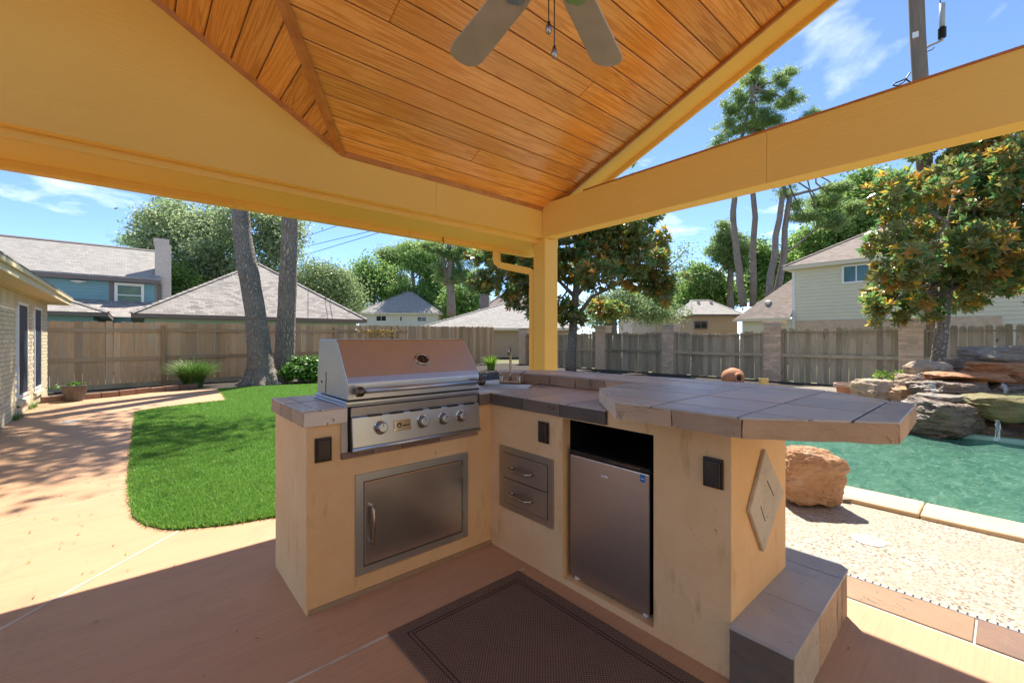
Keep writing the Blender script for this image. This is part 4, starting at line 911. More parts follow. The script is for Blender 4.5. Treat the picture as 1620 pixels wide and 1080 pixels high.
def side_fence():
    cols = [(14.55, 15.9, 'beside the corner of the board fence'), (14.6, 11.15, ''), (14.63, 8.15, ''), (14.60, 4.72, ''), (14.60, 1.60, ''), (14.6, -1.5, '')]
    labs = ['pinkish brick pillar where the brown board fence meets the weathered fence', 'pinkish brick pillar beside the slender tree trunk behind the ochre post', 'pinkish brick pillar between two dark mossy fence panels', 'pinkish brick pillar behind the terracotta jug and yellow pot',
            'pinkish brick pillar beside the utility pole and its grey conduit', 'pinkish brick pillar behind the waterfall rocks']
    for k, (cx, cy, _) in enumerate(cols):
        if k == 5: continue
        p = empty('brick_pillar', labs[k], 'pillar', (cx + .25, cy, 0), 'brick pillars of the side fence'); h = 1.80 if k else 1.78
        x0, x1, y0, y1 = -.25, .22, -.235, .235
        pcs = brick_box(p, x0, x1, y0, y1, -.02, h - .075, ('-x', '-y'), 'brick_pink', 'mortar_grey', True)
        lay(p, pcs, x0, x1, y0, y1, 'brick_pink', lambda q: -q[3], 400 if k in (2, 3, 4) else 0)
        MB().box(x0 - .02, x1 + .02, y0 - .02, y1 + .02, h - .074, h).obj('cap', 'brick_pink', p, bevel=.006)
    mes = []
    for kk in range(4):
        me = picket_mesh(.1415, 1.52, .017, .035); me.materials.append(MATS['fence_old']); mes.append(me)
    rg = random.Random(9)
    plabs = ['weathered grey fence panel beside the ochre post and tree trunk', 'dark mossy weathered fence panel behind the slender tree', 'weathered dark fence panel with sagging top rail behind the jug', 'weathered grey fence panel with light gaps behind the pots', 'weathered grey fence panel with wide light gaps behind the waterfall']
    for k in range(5):
        ya, yb = cols[k][1] - .24, cols[k + 1][1] + .24; 
        if k == 4: yb = -5.0
        xx = 14.72; f = empty('weathered_fence', plabs[k], 'fence', (xx, (ya + yb) / 2, 0), 'weathered fence panels between brick pillars'); n = int((ya - yb) / .1445); st_ = (ya - yb) / n; sag = .05 if k == 2 else .015
        for i in range(n):
            y = ya - (i + .5) * st_ - (ya + yb) / 2; gap = 1.0 if k != 4 else .90
            hh = 1.0 + .045 * (k >= 3) - sag * math.sin(math.pi * (i + .5) / n)
            inst('picket', mes[i % 4], f, (rg.uniform(-.004, .004), y, rg.uniform(-.03, .02)), (rg.uniform(-.01, .01), rg.uniform(-.012, .012), -math.pi / 2), (gap * rg.uniform(.97, 1.02), 1, hh * rg.uniform(.99, 1.012)))
        for z, w in ((.78, .09), (1.42 + .045 * (k >= 3), .04)):
            ln = (ya - yb); pts = [(-.045, -ln / 2 + ln * t, z - sag * math.sin(math.pi * t) * (1 if z > 1 else .3)) for t in np.linspace(0, 1, 9)]
            b = MB()
            for a, c in zip(pts[:-1], pts[1:]): b.add([(a[0] - .03, a[1], a[2] - w / 2), (a[0] + .02, a[1], a[2] - w / 2), (a[0] + .02, a[1], a[2] + w / 2), (a[0] - .03, a[1], a[2] + w / 2), (c[0] - .03, c[1], c[2] - w / 2), (c[0] + .02, c[1], c[2] - w / 2), (c[0] + .02, c[1], c[2] + w / 2), (c[0] - .03, c[1], c[2] + w / 2)],
                                                         [(0, 1, 5, 4), (1, 2, 6, 5), (2, 3, 7, 6), (3, 0, 4, 7), (0, 3, 2, 1), (4, 5, 6, 7)])
            b.obj('rail', 'fence_old', f)
        MB().box(-.06, .0, -(ya - yb) / 2 + .0, -(ya - yb) / 2 + .07, 0, 1.5).obj('post', 'fence_old', f); MB().box(-.06, .0, (ya - yb) / 2 - .07, (ya - yb) / 2, 0, 1.5).obj('post', 'fence_old', f)
side_fence()

# ------------------------------------------------------------------ the home's brick wing at the left
def home():
    XW = -1.43; YE = 14.02
    h = empty('brick_house', 'cream painted brick house wing with yellow eaves and dark screened windows', 'house', (XW, YE, 0))
    rel = Vector((-XW, -YE, 0))
    wins = [(10.73, 11.61), (12.30, 13.14)]; zw0, zw1 = .29, 1.90
    def skip(fc, s, e, z0, z1):
        if fc == '-y' or fc == '+y': return False
        if z0 > 1.80: return True
        for a, b in wins:
            if e > a - .02 and s < b + .02 and z1 > zw0 - .11: return True
        return False
    core = empty('__tmp')
    pcs = brick_box(h, -6.0, XW - .004, 4.75, YE, 0, 2.04, ('+x', '+y'), 'brick_cream', 'mortar_cream', True, skip=skip)
    for c in h.children: c.location = rel
    pcs = [q for q in pcs if q[0] == '+x']
    holder = h
    # soldier course at the top
    y = 4.76
    while y < YE - .05: pcs.append(('+x', y, y + .057, 1.815, 2.03)); y += .0675
    n0 = len(h.children)
    lay(h, pcs, -6.0, XW - .004, 4.75, YE, 'brick_cream', lambda q: abs(q[1] - 9.3) + (0 if q[3] > .1 else .5), 300)
    for c in h.children[n0:]:
        if c.data.users > 0: c.location = Vector(c.location) + rel if c.get('kind') is None else rel
    def P(b, nm, mt, par=None, **kw):
        o = b.obj(nm, mt, par or h, **kw)
        if par is None: o.location = rel
        return o
    for a, b in wins:
        w = MB(); t = .05
        for y0, y1, z0, z1 in ((a, a + t, zw0, zw1), (b - t, b, zw0, zw1), (a + t, b - t, zw1 - t, zw1), (a + t, b - t, zw0, zw0 + t)): w.box(XW - .03, XW + .012, y0, y1, z0, z1)
        wo = P(w, 'window', 'plain_white'); MB().box(XW - .02, XW - .003 + .006, a + t, b - t, zw0 + t, zw1 - t).obj('sun_screen', 'screen', wo)
        for i in range(6):
            s0 = a - .06 + i * (b - a + .12) / 6; MB().extr([(XW - .02, s0 + .004, zw0 - .02), (XW + .045, s0 + .004, zw0 - .06), (XW + .045, s0 + .004, zw0 - .12), (XW - .02, s0 + .004, zw0 - .10)], (0, (b - a + .12) / 6 - .008, 0)).obj('sill_brick', 'brick_cream', wo)
    XE, ZE = -1.10, 2.06; YEE = 14.55
    P(MB().box(XW - .02, XW + .02, 4.75, YE + .02, 2.0405, 2.12), 'frieze', 'house_trim_cream')
    P(MB().box(XW + .0205, XE - .02, 4.5, YEE - .02, ZE + .012, ZE + .026), 'soffit', 'house_trim_cream')
    P(MB().box(XE - .02, XE, 4.5, YEE, ZE - .005, ZE + .135), 'fascia', 'house_trim_cream'); P(MB().box(XE + .0005, XE + .03, 4.5, YEE, ZE + .085, ZE + .145), 'drip_edge', 'house_trim_cream')
    P(MB().box(-6, XE - .021, YEE - .02, YEE, ZE - .005, ZE + .135), 'fascia', 'house_trim_cream')
    z0 = ZE + .147; P(MB().add([(XE + .035, 4.5, z0), (XE + .035, YEE + .03, z0), (-6, YEE - 4.2, z0 + 2.0), (-6, 4.5, z0 + 2.0), (XE + .035, 4.5, z0 + .02), (XE + .035, YEE + .03, z0 + .02), (-6, YEE - 4.2, z0 + 2.02), (-6, 4.5, z0 + 2.02)], [(0, 1, 2, 3), (7, 6, 5, 4), (0, 4, 5, 1), (1, 5, 6, 2), (3, 7, 4, 0)]), 'roof', 'shingle_grey_y')
    P(MB().add([(XE + .035, YEE + .03, z0 + .0205), (-10, YEE + .03, z0 + .0205), (-6, YEE - 4.2, z0 + 2.02)], [(0, 1, 2)]), 'roof', 'shingle_grey_x')
    bpy.data.objects.remove(core)
    P(MB().box(-7, 4.6, -3.2, -3.0, 0, 2.9), 'wall', 'brick_cream'); P(MB().box(-7.2, 4.8, -3.7, -2.75, 2.9, 3.02), 'eave', 'house_trim_cream'); P(MB().box(-.2, 1.0, -3.0, -2.97, 0, 2.1), 'door', 'plain_white')  # unseen wall, eave and door added behind the camera to bounce light in
home()

# ------------------------------------------------------------------ neighbouring houses
def hip(parent, x0, x1, y0, y1, ze, zr, ov, mat, ridge=None, over=.12, soff='trim_dark', fas=.16, nm='roof'):
    """hip roof over a rectangle: ridge along the longer side; ridge=(xa,ya,xb,yb) optional"""
    X0, X1, Y0_, Y1 = x0 - ov, x1 + ov, y0 - ov, y1 + ov; w, d = X1 - X0, Y1 - Y0_
    if ridge: ra, rb = (ridge[0], ridge[1]), (ridge[2], ridge[3])
    elif w >= d: ra, rb = (X0 + d / 2, (Y0_ + Y1) / 2), (X1 - d / 2, (Y0_ + Y1) / 2)
    else: ra, rb = ((X0 + X1) / 2, Y0_ + w / 2), ((X0 + X1) / 2, Y1 - w / 2)
    A, B, C, D = (X0, Y0_, ze), (X1, Y0_, ze), (X1, Y1, ze), (X0, Y1, ze); R0, R1 = (*ra, zr), (*rb, zr); along_x = abs(rb[0] - ra[0]) >= abs(rb[1] - ra[1])
    if along_x: fx = [(A, B, R1, R0), (C, D, R0, R1)]; fy = [(B, C, R1), (D, A, R0)]
    else: fx = [(A, B, R0), (C, D, R1)]; fy = [(B, C, R1, R0), (D, A, R0, R1)]
    b = MB(); [b.add(f, [tuple(range(len(f)))]) for f in fx]; r = b.obj(nm, mat + '_x', parent)
    b = MB(); [b.add(f, [tuple(range(len(f)))]) for f in fy]; r2 = b.obj(nm, mat + '_y', parent)
    e = .02; MB().box(X0 + e, X1 - e, Y0_ + e, Y1 - e, ze - fas, ze - .012).obj('fascia', soff, parent)
    for p, q in ((A, R0), (B, R1) if along_x else (B, R0), (C, R1), (D, R0) if along_x else (D, R1), (R0, R1)):
        if (Vector(p) - Vector(q)).length > .3:
            n = max(2, int((Vector(p) - Vector(q)).length / .3)); bb = MB()
            for i in range(n):
                s, t = Vector(p).lerp(Vector(q), i / n), Vector(p).lerp(Vector(q), (i + 1.08) / n); dd = (t - s).normalized(); sd = dd.cross(Vector((0, 0, 1))).normalized() * .12
                bb.add([s + sd + Vector((0, 0, .0)), s + Vector((0, 0, .06)), s - sd + Vector((0, 0, .0)), t - sd + Vector((0, 0, .0)), t + Vector((0, 0, .035)), t + sd + Vector((0, 0, .0))], [(0, 1, 4, 5), (1, 2, 3, 4), (0, 2, 1)])
            bb.obj('ridge_cap', mat + '_x', r)
    return r
def window(parent, c, u, n, w, h, frame, glass, t=.08, mid=True, blind=None):
    """window centred at c on a wall; u along the wall, n outward"""
    c, u, n = Vector(c), Vector(u), Vector(n); z = Vector((0, 0, 1)); b = MB()
    def slab(b, a0, a1, z0, z1, d0, d1): b.extr([c + u * a0 + z * z0 + n * d0, c + u * a1 + z * z0 + n * d0, c + u * a1 + z * z1 + n * d0, c + u * a0 + z * z1 + n * d0], n * (d1 - d0))
    for q in ((-w / 2, -w / 2 + t, -h / 2, h / 2), (w / 2 - t, w / 2, -h / 2, h / 2), (-w / 2 + t, w / 2 - t, h / 2 - t, h / 2), (-w / 2 + t, w / 2 - t, -h / 2, -h / 2 + t)): slab(b, *q, .0, .05)
    if mid == 'h': slab(b, -w / 2 + t, w / 2 - t, -.02, .03, .005, .045)
    elif mid == 'v': slab(b, -.025, .025, -h / 2 + t, h / 2 - t, .005, .045)
    wo = b.obj('window', frame, parent); g = MB(); slab(g, -w / 2 + t, w / 2 - t, -h / 2 + t, h / 2 - t, .002, .015); g.obj('pane', glass, wo); return wo
def laps(parent, a, b, z0, z1, n, pitch, mat):
    """overlapping siding boards on the wall from a to b, n outward"""
    a, b, n = Vector((*a, 0)), Vector((*b, 0)), Vector((*n, 0)); prof = []; z = z0
    while z < z1 - .02: prof += [(.032, z), (.006, min(z + pitch - .004, z1))]; z += pitch
    pts = [a + n * d + Vector((0, 0, zz)) for d, zz in prof]; m = len(pts); V = pts + [p + (b - a) for p in pts]; F = [(i, i + 1, m + i + 1, m + i) for i in range(m - 1)]
    stuff(MB().add(V, F).obj('siding', mat, parent))
def houses():
    # teal garage with hip roof just behind the board fence
    g = empty('garage', 'teal sided garage with grey shingled hip roof behind the board fence', 'garage')
    x0, x1, y0 = .35, 8.75, 22.3; y1 = y0 + 8.4; ze = 2.23
    MB().box(x0, x1, y0, y1, -.1, ze - .17).obj('wall', 'siding_teal', g); a = onz(408, 416.6, 5.35); ap = at(408, 416.6, 1); d = ray(408, 416.6); t = (y0 + 4.2) / d.y; zr = EYE + d.z * t; xr = d.x * t
    hip(g, x0, x1, y0, y1, ze, zr, .42, 'shingle_grey', (xr - .02, y0 + 4.2, xr + .02, y0 + 4.2))
    lp = ony(229, 500, y0 - .25); lamp = MB().lathe([(.02, .10), (.07, .08), (.09, -.02), (.001, -.03)], 12, lp).box(lp.x - .12, lp.x + .12, lp.y, lp.y + .1, lp.z + .06, lp.z + .12).obj('flood_light', 'nickel', g)
    # blue two-storey house
    h = empty('blue_house', 'blue sided two-storey house with grey roof and brick chimney', 'house')
    y0 = 34.7; ze = 4.95; e1 = ony(254, 442, y0); x1 = e1.x; x0 = -16.0
    MB().box(x0, x1 - .25, y0 + .4, y0 + 8.3, -.1, ze - .05).obj('wall', 'siding_blue', h)
    rz = ony(229.5, 395.5, 38.7); zr = 7.3; laps(h, (x0, y0 + .399), (x1 - .26, y0 + .399), 2.6, ze - .33, (0, -1), .19, 'siding_blue')
    b = MB().extr([(x1, y0, ze), (x1, 38.9, zr), (x1, 43, ze), (x1, 43, ze - .2), (x1, 38.9, zr - .2), (x1, y0, ze - .2)], (x0 - x1, 0, 0)); r = b.obj('roof', 'shingle_pale_x', h)
    MB().box(x0, x1 + .02, y0 - .03, y0 + .40, ze - .32, ze - .10).obj('fascia', 'trim_dark', h); MB().extr([(x1 + .03, 38.75, zr - .04), (x1 + .03, 38.9, zr + .06), (x1 + .03, 39.05, zr - .04)], (x0 - x1, 0, 0)).obj('ridge_cap', 'trim_dark', r)
    # chimney on the gable end
    ca, cb = ony(240.5, 400, y0 + .55), ony(262, 400, y0 + .55); ct = ony(250, 377, y0 + .55).z
    ch = MB().box(x1 - .24, x1 + .55, y0 + .45, y0 + 1.4, -.1, ct - .35).box(x1 - .30, x1 + .45, y0 + .5, y0 + 1.35, ct - .35, ct).obj('chimney', 'brick_chimney', h); 
    m = MATS['brick_chimney']
    w0, w1 = ony(181, 447, y0 + .4), ony(228, 487, y0 + .4); c = (w0 + w1) / 2
    wo = window(h, (c.x, y0 + .4 - .036, c.z), (1, 0, 0), (0, -1, 0), w1.x - w0.x, w0.z - w1.z, 'trim_white', 'glass_green', .14, 'h')
    MB().box(w0.x - .22, w0.x - .02, y0 + .34, y0 + .399, w1.z - .1, ze - .33).box(w1.x + .6, w1.x + .85, y0 + .35, y0 + .399, w1.z - .3, ze - .33).obj('corner_board', 'trim_dark', h)
    fl = ony(124, 446, y0 + .2); MB().lathe([(.02, .08), (.34, .05), (.34, .02), (.1, -.06), (.001, -.07)], 16, fl).obj('eave_lamp', 'trim_white', h)
    # its lower roof in front
    la = ony(104, 487, y0 - 2.2); hipz = ony(104, 485, y0 - 1.0)
    MB().add([(-9, y0 - 3.6, 2.4), (x1 - 1.2, y0 - 3.6, 2.4), (x1 - .3, y0 + .38, 3.5), (-9, y0 + .38, 3.5)], [(0, 1, 2, 3)]).obj('skirt_roof', 'shingle_grey_x', h)
    MB().box(-9, x1 - 1.3, y0 - 3.3, y0 + .3, -.1, 2.38).obj('ground_floor_wall', 'siding_blue', h)
    hip(h, -7.5, la.x + 1.5, y0 - 9.5, y0 - 3.7, 2.35, 3.75, .4, 'shingle_grey', nm='porch_roof'); MB().box(-7.4, la.x + 1.4, y0 - 9.4, y0 - 3.8, -.1, 2.2).obj('porch_wall', 'siding_blue', h)
    # white house further back
    w = empty('white_house', 'pale two-storey house with grey hip roof and three small dark windows', 'house')
    D = 62.0; A = at(560, 494.5, D); B = at(697, 497, D); dx = (B - A); dx.z = 0; L = dx.length; u = dx.normalized(); n = Vector((u.y, -u.x, 0)); ang = math.atan2(u.y, u.x); Mx = Matrix.Translation((A.x, A.y, 0)) @ Matrix.Rotation(ang, 4, 'Z')
    w.matrix_world = Mx; ze = A.z; zr = at(633, 461, D + 5).z
    MB().box(.5, L - .5, .6, 11, -.1, ze - .1).obj('wall', 'siding_white', w); hip(w, .5, L - .5, .6, 11, ze, zr, .55, 'shingle_pale', (L * .53 - .5, 5.8, L * .53 + .5, 5.8), soff='gutter_cream', fas=.25)
    for pa, pb, ya, yb in ((592.5, 610, 498.5, 508.3), (630, 635.5, 499.5, 508.5), (658, 674, 500, 509)):
        xa, xb = (pa - 560) / 137 * L, (pb - 560) / 137 * L; za_, zb_ = EYE + (534 - yb) / FPX * D, EYE + (534 - ya) / FPX * D
        window(w, ((xa + xb) / 2, .6, (za_ + zb_) / 2), (1, 0, 0), (0, -1, 0), xb - xa, zb_ - za_, 'trim_white', 'glass_dark', .1, 'v')
    MB().box(1.5, 3.0, 2.4, 2.9, ze, ze + 1.1).obj('roof_vent', 'stone_far', w)
    # brown roofed house right of it
    bh = empty('brown_house', 'low house with pale brown hip roof and dark chimney behind the fence corner', 'house')
    D = 30.0; A = at(655, 519, D); u = Vector((XC[0], YC[0], 0)); ang = math.atan2(u.y, u.x); bh.matrix_world = Matrix.Translation((A.x, A.y, 0)) @ Matrix.Rotation(ang, 4, 'Z'); k = D / FPX
    ze = EYE + (534 - 520) * k; zr = EYE + (534 - 480) * (D + 4) / FPX; W_ = 250 * k
    MB().box(.6, W_, .5, 9, -.1, ze).obj('wall', 'wall_tan', bh); hip(bh, .6, W_, .5, 8.5, ze + .05, zr, .5, 'shingle_pale', (122 * k * 1.13, 4.5, 128 * k * 1.13, 4.5), soff='gutter_cream')
    MB().box(78 * k * 1.2, 92 * k * 1.2, 6.5, 7.5, 1, EYE + (534 - 465) * (D + 7) / FPX).obj('chimney', 'trim_dark', bh)
    hip(bh, 60 * k * 1.35, 175 * k * 1.35, 10, 17, 3.4, EYE + (534 - 455) * (D + 13) / FPX, .5, 'shingle_brown', (108 * k * 1.42, 13.5, 112 * k * 1.42, 13.5), nm='tall_roof'); MB().box(60 * k * 1.35 + .3, 175 * k * 1.35 - .3, 10.3, 16.7, -.1, 3.25).obj('gable_wall', 'siding_white', bh)
    # tan house with pale hip roof
    t = empty('tan_house', 'small tan house with pale grey hip roof between the trees', 'house'); D = 33.0; A = at(1094, 497, D); t.matrix_world = Matrix.Translation((A.x, A.y, 0)) @ Matrix.Rotation(ang, 4, 'Z'); k = D / FPX
    ze = A.z; zr = EYE + (534 - 474) * (D + 2.5) / FPX
    MB().box(.3, 82 * k - .3, .3, 6, -.1, ze - .05).obj('wall', 'wall_tan', t); hip(t, .3, 82 * k - .3, .3, 6, ze, zr, .35, 'shingle_pale', (26 * k, 3.1, 58 * k, 3.1), soff='trim_dark', fas=.12)
    window(t, (17 * k, .3, EYE + (534 - 514) * k), (1, 0, 0), (0, -1, 0), 22 * k, 13 * k, 'trim_dark', 'glass_dark', .08, 'v')
    for q in (.36, .62): MB().box(82 * k * q, 82 * k * q + .2, 2.2, 2.4, zr - .45, zr - .1).obj('roof_vent', 'stone_far', t)
    # cream house at the right, gable wall and a lower wing
    c = empty('cream_house', 'cream sided two-storey house with brown roof beside the waterfall tree', 'house'); D = 25.0; A = at(1254, 500, D); XH, YH = A.x, A.y; ze = EYE + (534 - 423) * D / FPX
    MB().box(XH, XH + 9, YH - 11, YH, -.1, ze).obj('wall', 'siding_cream', c); hip(c, XH, XH + 9, YH - 11, YH, ze + .05, ze + 2.9, .40, 'shingle_brown', soff='gutter_cream', fas=.2)
    w0, w1 = onx(1332, 420, XH), onx(1379, 446, XH); window(c, (XH - .037, (w0.y + w1.y) / 2, (w0.z + w1.z) / 2), (0, -1, 0), (-1, 0, 0), w0.y - w1.y, w0.z - w1.z, 'trim_white', 'glass_teal', .1, 'v')
    MB().box(XH - .03, XH - .001, YH - .13, YH + .03, -.1, ze - .2).obj('corner_board', 'trim_white', c)
    laps(c, (XH - .001, YH - .14), (XH - .001, YH - 11), 1.9, ze - .2, (-1, 0), .19, 'siding_cream')
    xe = XH - .55; Lc = onx(1161, 505, xe); zl = Lc.z; t = 0.0
    while t < 12:
        P_ = Lc + Vector((t, -t * .75, 0)); dd = P_.x * XC[1] + P_.y * YC[1]; pxx = CX + FPX * (P_.x * XC[0] + P_.y * YC[0]) / dd
        if pxx > 1257: break
        t += .05
    P_.z = EYE + (534 - 438) * dd / FPX; Rr = Vector((xe, YH - .02, zl)); far = Vector((9, 0, 0))
    MB().add([Lc, Rr, Vector((P_.x, YH - .02, P_.z)), P_], [(0, 1, 2, 3)] if P_.y > YH else [(0, 1, 3)]).obj('wing_roof', 'shingle_brown_y', c); MB().add([Lc, P_, P_ + far, Lc + far], [(3, 2, 1, 0)]).obj('wing_roof', 'shingle_brown_x', c)
    MB().box(xe - .08, xe, YH - .02, Lc.y + .05, zl - .15, zl + .01).obj('gutter', 'gutter_cream', c); MB().box(xe + .35, XH + 8, YH + .02, Lc.y - .35, -.1, zl - .05).obj('wing_wall', 'siding_cream', c); MB().lathe([(.12, 0), (.12, .3), (.2, .32), (.001, .4)], 10, Lc.lerp(Rr, .5) + Vector((1.2, 0, .75))).obj('roof_vent', 'plain_white', c)
    MB().box(XH - .09, XH - .001, YH - 8, YH - .15, -.1, EYE + (534 - 508) * D / FPX).obj('brick_band', 'brick_pink', c)
    r_ = empty('neighbour_house', 'cream house wall with teal windows glimpsed behind the magnolia by the waterfall', 'house'); D = 27.0; A = at(1470, 500, D); r_.matrix_world = Matrix.Translation((A.x, A.y, 0)) @ Matrix.Rotation(ang - .12, 4, 'Z'); k = D / FPX
    MB().box(0, 17, 0, 7, -.1, 2.9).obj('wall', 'siding_cream', r_); hip(r_, 0, 17, 0, 7, 2.95, 6.0, .45, 'shingle_brown', soff='gutter_cream', fas=.2)
    for px in (1563, 1680): window(r_, ((px - 1470) * k, 0, 1.75), (1, 0, 0), (0, -1, 0), 1.5, 1.3, 'trim_white', 'glass_teal', .1, 'v')
    # far house seen under the magnolia
    f = empty('pink_house', 'distant pinkish house with pale roof glimpsed under the magnolia crown', 'house'); D = 55.0; A = at(1000, 505, D); f.matrix_world = Matrix.Translation((A.x, A.y, 0)) @ Matrix.Rotation(ang, 4, 'Z'); k = D / FPX
    MB().box(0, 85 * k, 0, 7, -.1, EYE + 34 * k).obj('wall', 'stone_far', f); hip(f, 0, 85 * k, 0, 7, EYE + 34 * k, EYE + 60 * k, .5, 'shingle_pale', soff='gutter_cream'); MB().box(38 * k, 44 * k, -.5, .3, 0, EYE + 48 * k).obj('chimney', 'brick_pink', f)
houses()

# ------------------------------------------------------------------ trees
def limb(b, p, q, r0, r1, rg, wob=.12, n=6, seg=8):
    p, q = Vector(p), Vector(q); L = (q - p).length; pts = []; rr = []
    for i in range(n + 1):
        t = i / n; o = Vector((rg.uniform(-1, 1), rg.uniform(-1, 1), rg.uniform(-.5, .5))) * wob * L * .25 * (math.sin(math.pi * t))
        pts.append(p.lerp(q, t) + o); rr.append(r0 + (r1 - r0) * t)
    b.tube(pts, rr, seg, cap=True); return pts
def blob_points(blobs, n, rng, shell=.55):
    """points in a union of ellipsoids (cx,cy,cz,rx,ry,rz), clumped toward small sub-clusters"""
    B = np.array(blobs); vol = B[:, 3] * B[:, 4] * B[:, 5]; k = rng.choice(len(B), n, p=vol ** .8 / (vol ** .8).sum()); d = rng.normal(size=(n, 3)); d /= np.linalg.norm(d, axis=1, keepdims=True)
    r = shell + (1 - shell) * rng.uniform(0, 1, n) ** .6; return B[k, :3] + d * B[k, 3:] * r[:, None], d
def crown(name, parent, blobs, n_cl, per, cl_r, size, aspect, mat, seed, up=.5, shell=.5, spread=(1, 1, .6)):
    rng = np.random.default_rng(seed); C, d = blob_points(blobs, n_cl, rng, shell); P = np.repeat(C, per, 0) + rng.normal(size=(n_cl * per, 3)) * cl_r * np.array(spread); N = np.repeat(d, per, 0) * .6 + rng.normal(size=P.shape) * .7 + np.array([0, 0, up])
    return quads_obj(name, leaf_mesh(P, N, size, aspect, rng, .06), mat, parent)
def blobs_in(c, R, n, r, rg, sq=.8):
    out = []
    for _ in range(n):
        while True:
            v = Vector((rg.uniform(-1, 1), rg.uniform(-1, 1), rg.uniform(-1, 1)))
            if v.length < 1: break
        k = r * rg.uniform(.7, 1.3); out.append((c[0] + v.x * R[0], c[1] + v.y * R[1], c[2] + v.z * R[2], k, k, k * sq))
    return out
def big_trees():
    # the twin trunks by the fence; crowns high above the cover's eave throw dappled shade
    rg = random.Random(4)
    t = empty('oak_tree', 'thick leaning tree trunk with a knotty scar in the mulch bed', 'tree', onz(410, 606)); o = t.location.copy(); b = MB()
    D = 11.95; P = [at(413, 609, D), at(414, 600, D), at(413.5, 590, D), at(410, 550, D), at(404.7, 500, D), at(398, 455, D), at(391, 420, D), at(383, 370, D), at(380, 335, D), at(378, 300, D), at(385, 230, D), at(370, 150, D)]
    R_ = [k * D / FPX for k in (27, 23, 20, 16.5, 14.5, 14.2, 14.6, 12.6, 12.3, 12, 12, 10)]
    b.tube(P, R_, 20)
    for i in range(7):
        a = i * .9; base_ = P[0]; b.tube([base_ + Vector((math.cos(a) * .60, math.sin(a) * .60, -.04)), base_ + Vector((math.cos(a) * .38, math.sin(a) * .38, .09)), base_ + Vector((math.cos(a) * .22, math.sin(a) * .22, .38))], [.07, .12, .16], 8)
    tr = b.obj('trunk', 'bark_oak', t, smooth=True, cuts=1, rough=.03, rscale=4); tr.location = -o
    kp = at(385, 434, D - .2); kn = MB().lathe([(.001, .17), (.07, .15), (.115, .07), (.12, 0), (.09, -.13), (.001, -.2)], 14, kp).obj('knot', 'bark_oak', tr, smooth=True, cuts=1, rough=.05, rscale=9)
    bl = []; lb = MB(); top = P[-1]
    for i in range(9):
        q = top + Vector((rg.uniform(-2.5, 2.6), rg.uniform(-4.5, .5), rg.uniform(.5, 4.5))); limb(lb, top - Vector((0, 0, rg.uniform(0, 1.0))), q, .14, .04, rg); bl.append((*q, 1.5, 1.5, .9))
    l = lb.obj('limb', 'bark_oak', t, smooth=True); l.location = -o
    bl += blobs_in(top + Vector((.5, -2.0, 2.4)), (2.7, 2.9, 1.8), 16, .85, rg)
    c = crown('crown', t, bl, 640, 18, .36, .20, .5, 'leaf_oak', 2); c.location = -o
    t = empty('pine_tree', 'straight thick pine trunk beside the leaning trunk at the board fence', 'tree', onz(455, 601)); o = t.location.copy(); D = 13.0; b = MB()
    P = [at(448, 606, D), at(449, 596, D), at(450, 570, D), at(452, 530, D), at(454, 480, D), at(456, 430, D), at(458.5, 380, D), at(459, 340, D), at(461, 250, D), at(461, 100, D), at(462, 0, D)]
    b.tube(P, [k * D / FPX for k in (20, 17, 14.8, 13.8, 13.3, 12.8, 12.2, 12, 11.5, 10, 9)], 20)
    tr = b.obj('trunk', 'bark_pine', t, smooth=True, cuts=1, rough=.02, rscale=5); tr.location = -o; top = P[-1]; lb = MB(); bl = []
    for i in range(12):
        s = P[-2].lerp(P[-1], rg.random()); q = s + Vector((rg.uniform(-4, 3), rg.uniform(-4, 3), rg.uniform(.2, 2.2))); limb(lb, s, q, .1, .03, rg); bl.append((*q, 1.3, 1.3, .7))
    l = lb.obj('limb', 'bark_pine', t, smooth=True); l.location = -o
    c = crown('crown', t, bl, 280, 18, .35, .26, .10, 'leaf_pine', 3); c.location = -o
big_trees()

def leafy(name, label, px, base_y, D, boxes, trunk_r, leaf, nleaf, size, aspect, seed, cat='tree', group=None, bark='bark_oak', cl_r=.5, per=18, shell=.45, trunks=None, rel=.5, subs=(.28, .5)):
    """tree at photo column px and depth D; boxes = crown lobes as (px, py, rx_px, ry_px) in photo pixels, given depth by rel"""
    rg = random.Random(seed); g = at(px, base_y, D); g.z = 0; t = empty(name, label, cat, g, group); k = D / FPX; bl = []
    for (bx, by, rx, ry) in boxes:
        c = at(bx, by, D + rg.uniform(-.5, .5) * rx * k * rel); bl.append((c.x, c.y, c.z, rx * k, rx * k * .9, ry * k))
    b = MB()
    for (x0, y0, x1, y1, r0, r1) in (trunks or [(px, base_y, px, boxes[0][1], trunk_r, trunk_r * .6)]):
        limb(b, at(x0, y0, D), at(x1, y1, D), r0, r1, rg, .05, 7, 10)
    root = at((trunks or [(px,)])[0][0], boxes[0][1] + boxes[0][3] * .5, D)
    for q in bl:
        limb(b, root + Vector((0, 0, rg.uniform(-.3, .3))), Vector(q[:3]), trunk_r * .4, trunk_r * .12, rg, .25, 6, 6)
    o = b.obj('trunk', bark, t, smooth=True); o.location = -g
    sub = []
    for q in bl:
        for _ in range(max(3, int(6 * min(1.6, q[3])))):
            v = Vector((rg.gauss(0, 1), rg.gauss(0, 1), rg.gauss(0, 1))).normalized() * rg.uniform(.45, .95); s = rg.uniform(*subs); sub.append((q[0] + v.x * q[3], q[1] + v.y * q[4], q[2] + v.z * q[5], q[3] * s, q[4] * s, q[5] * s))
    c = crown('crown', t, sub, max(20, nleaf // per), per, cl_r, size, aspect, leaf, seed, shell=shell); c.location = -g
    return t
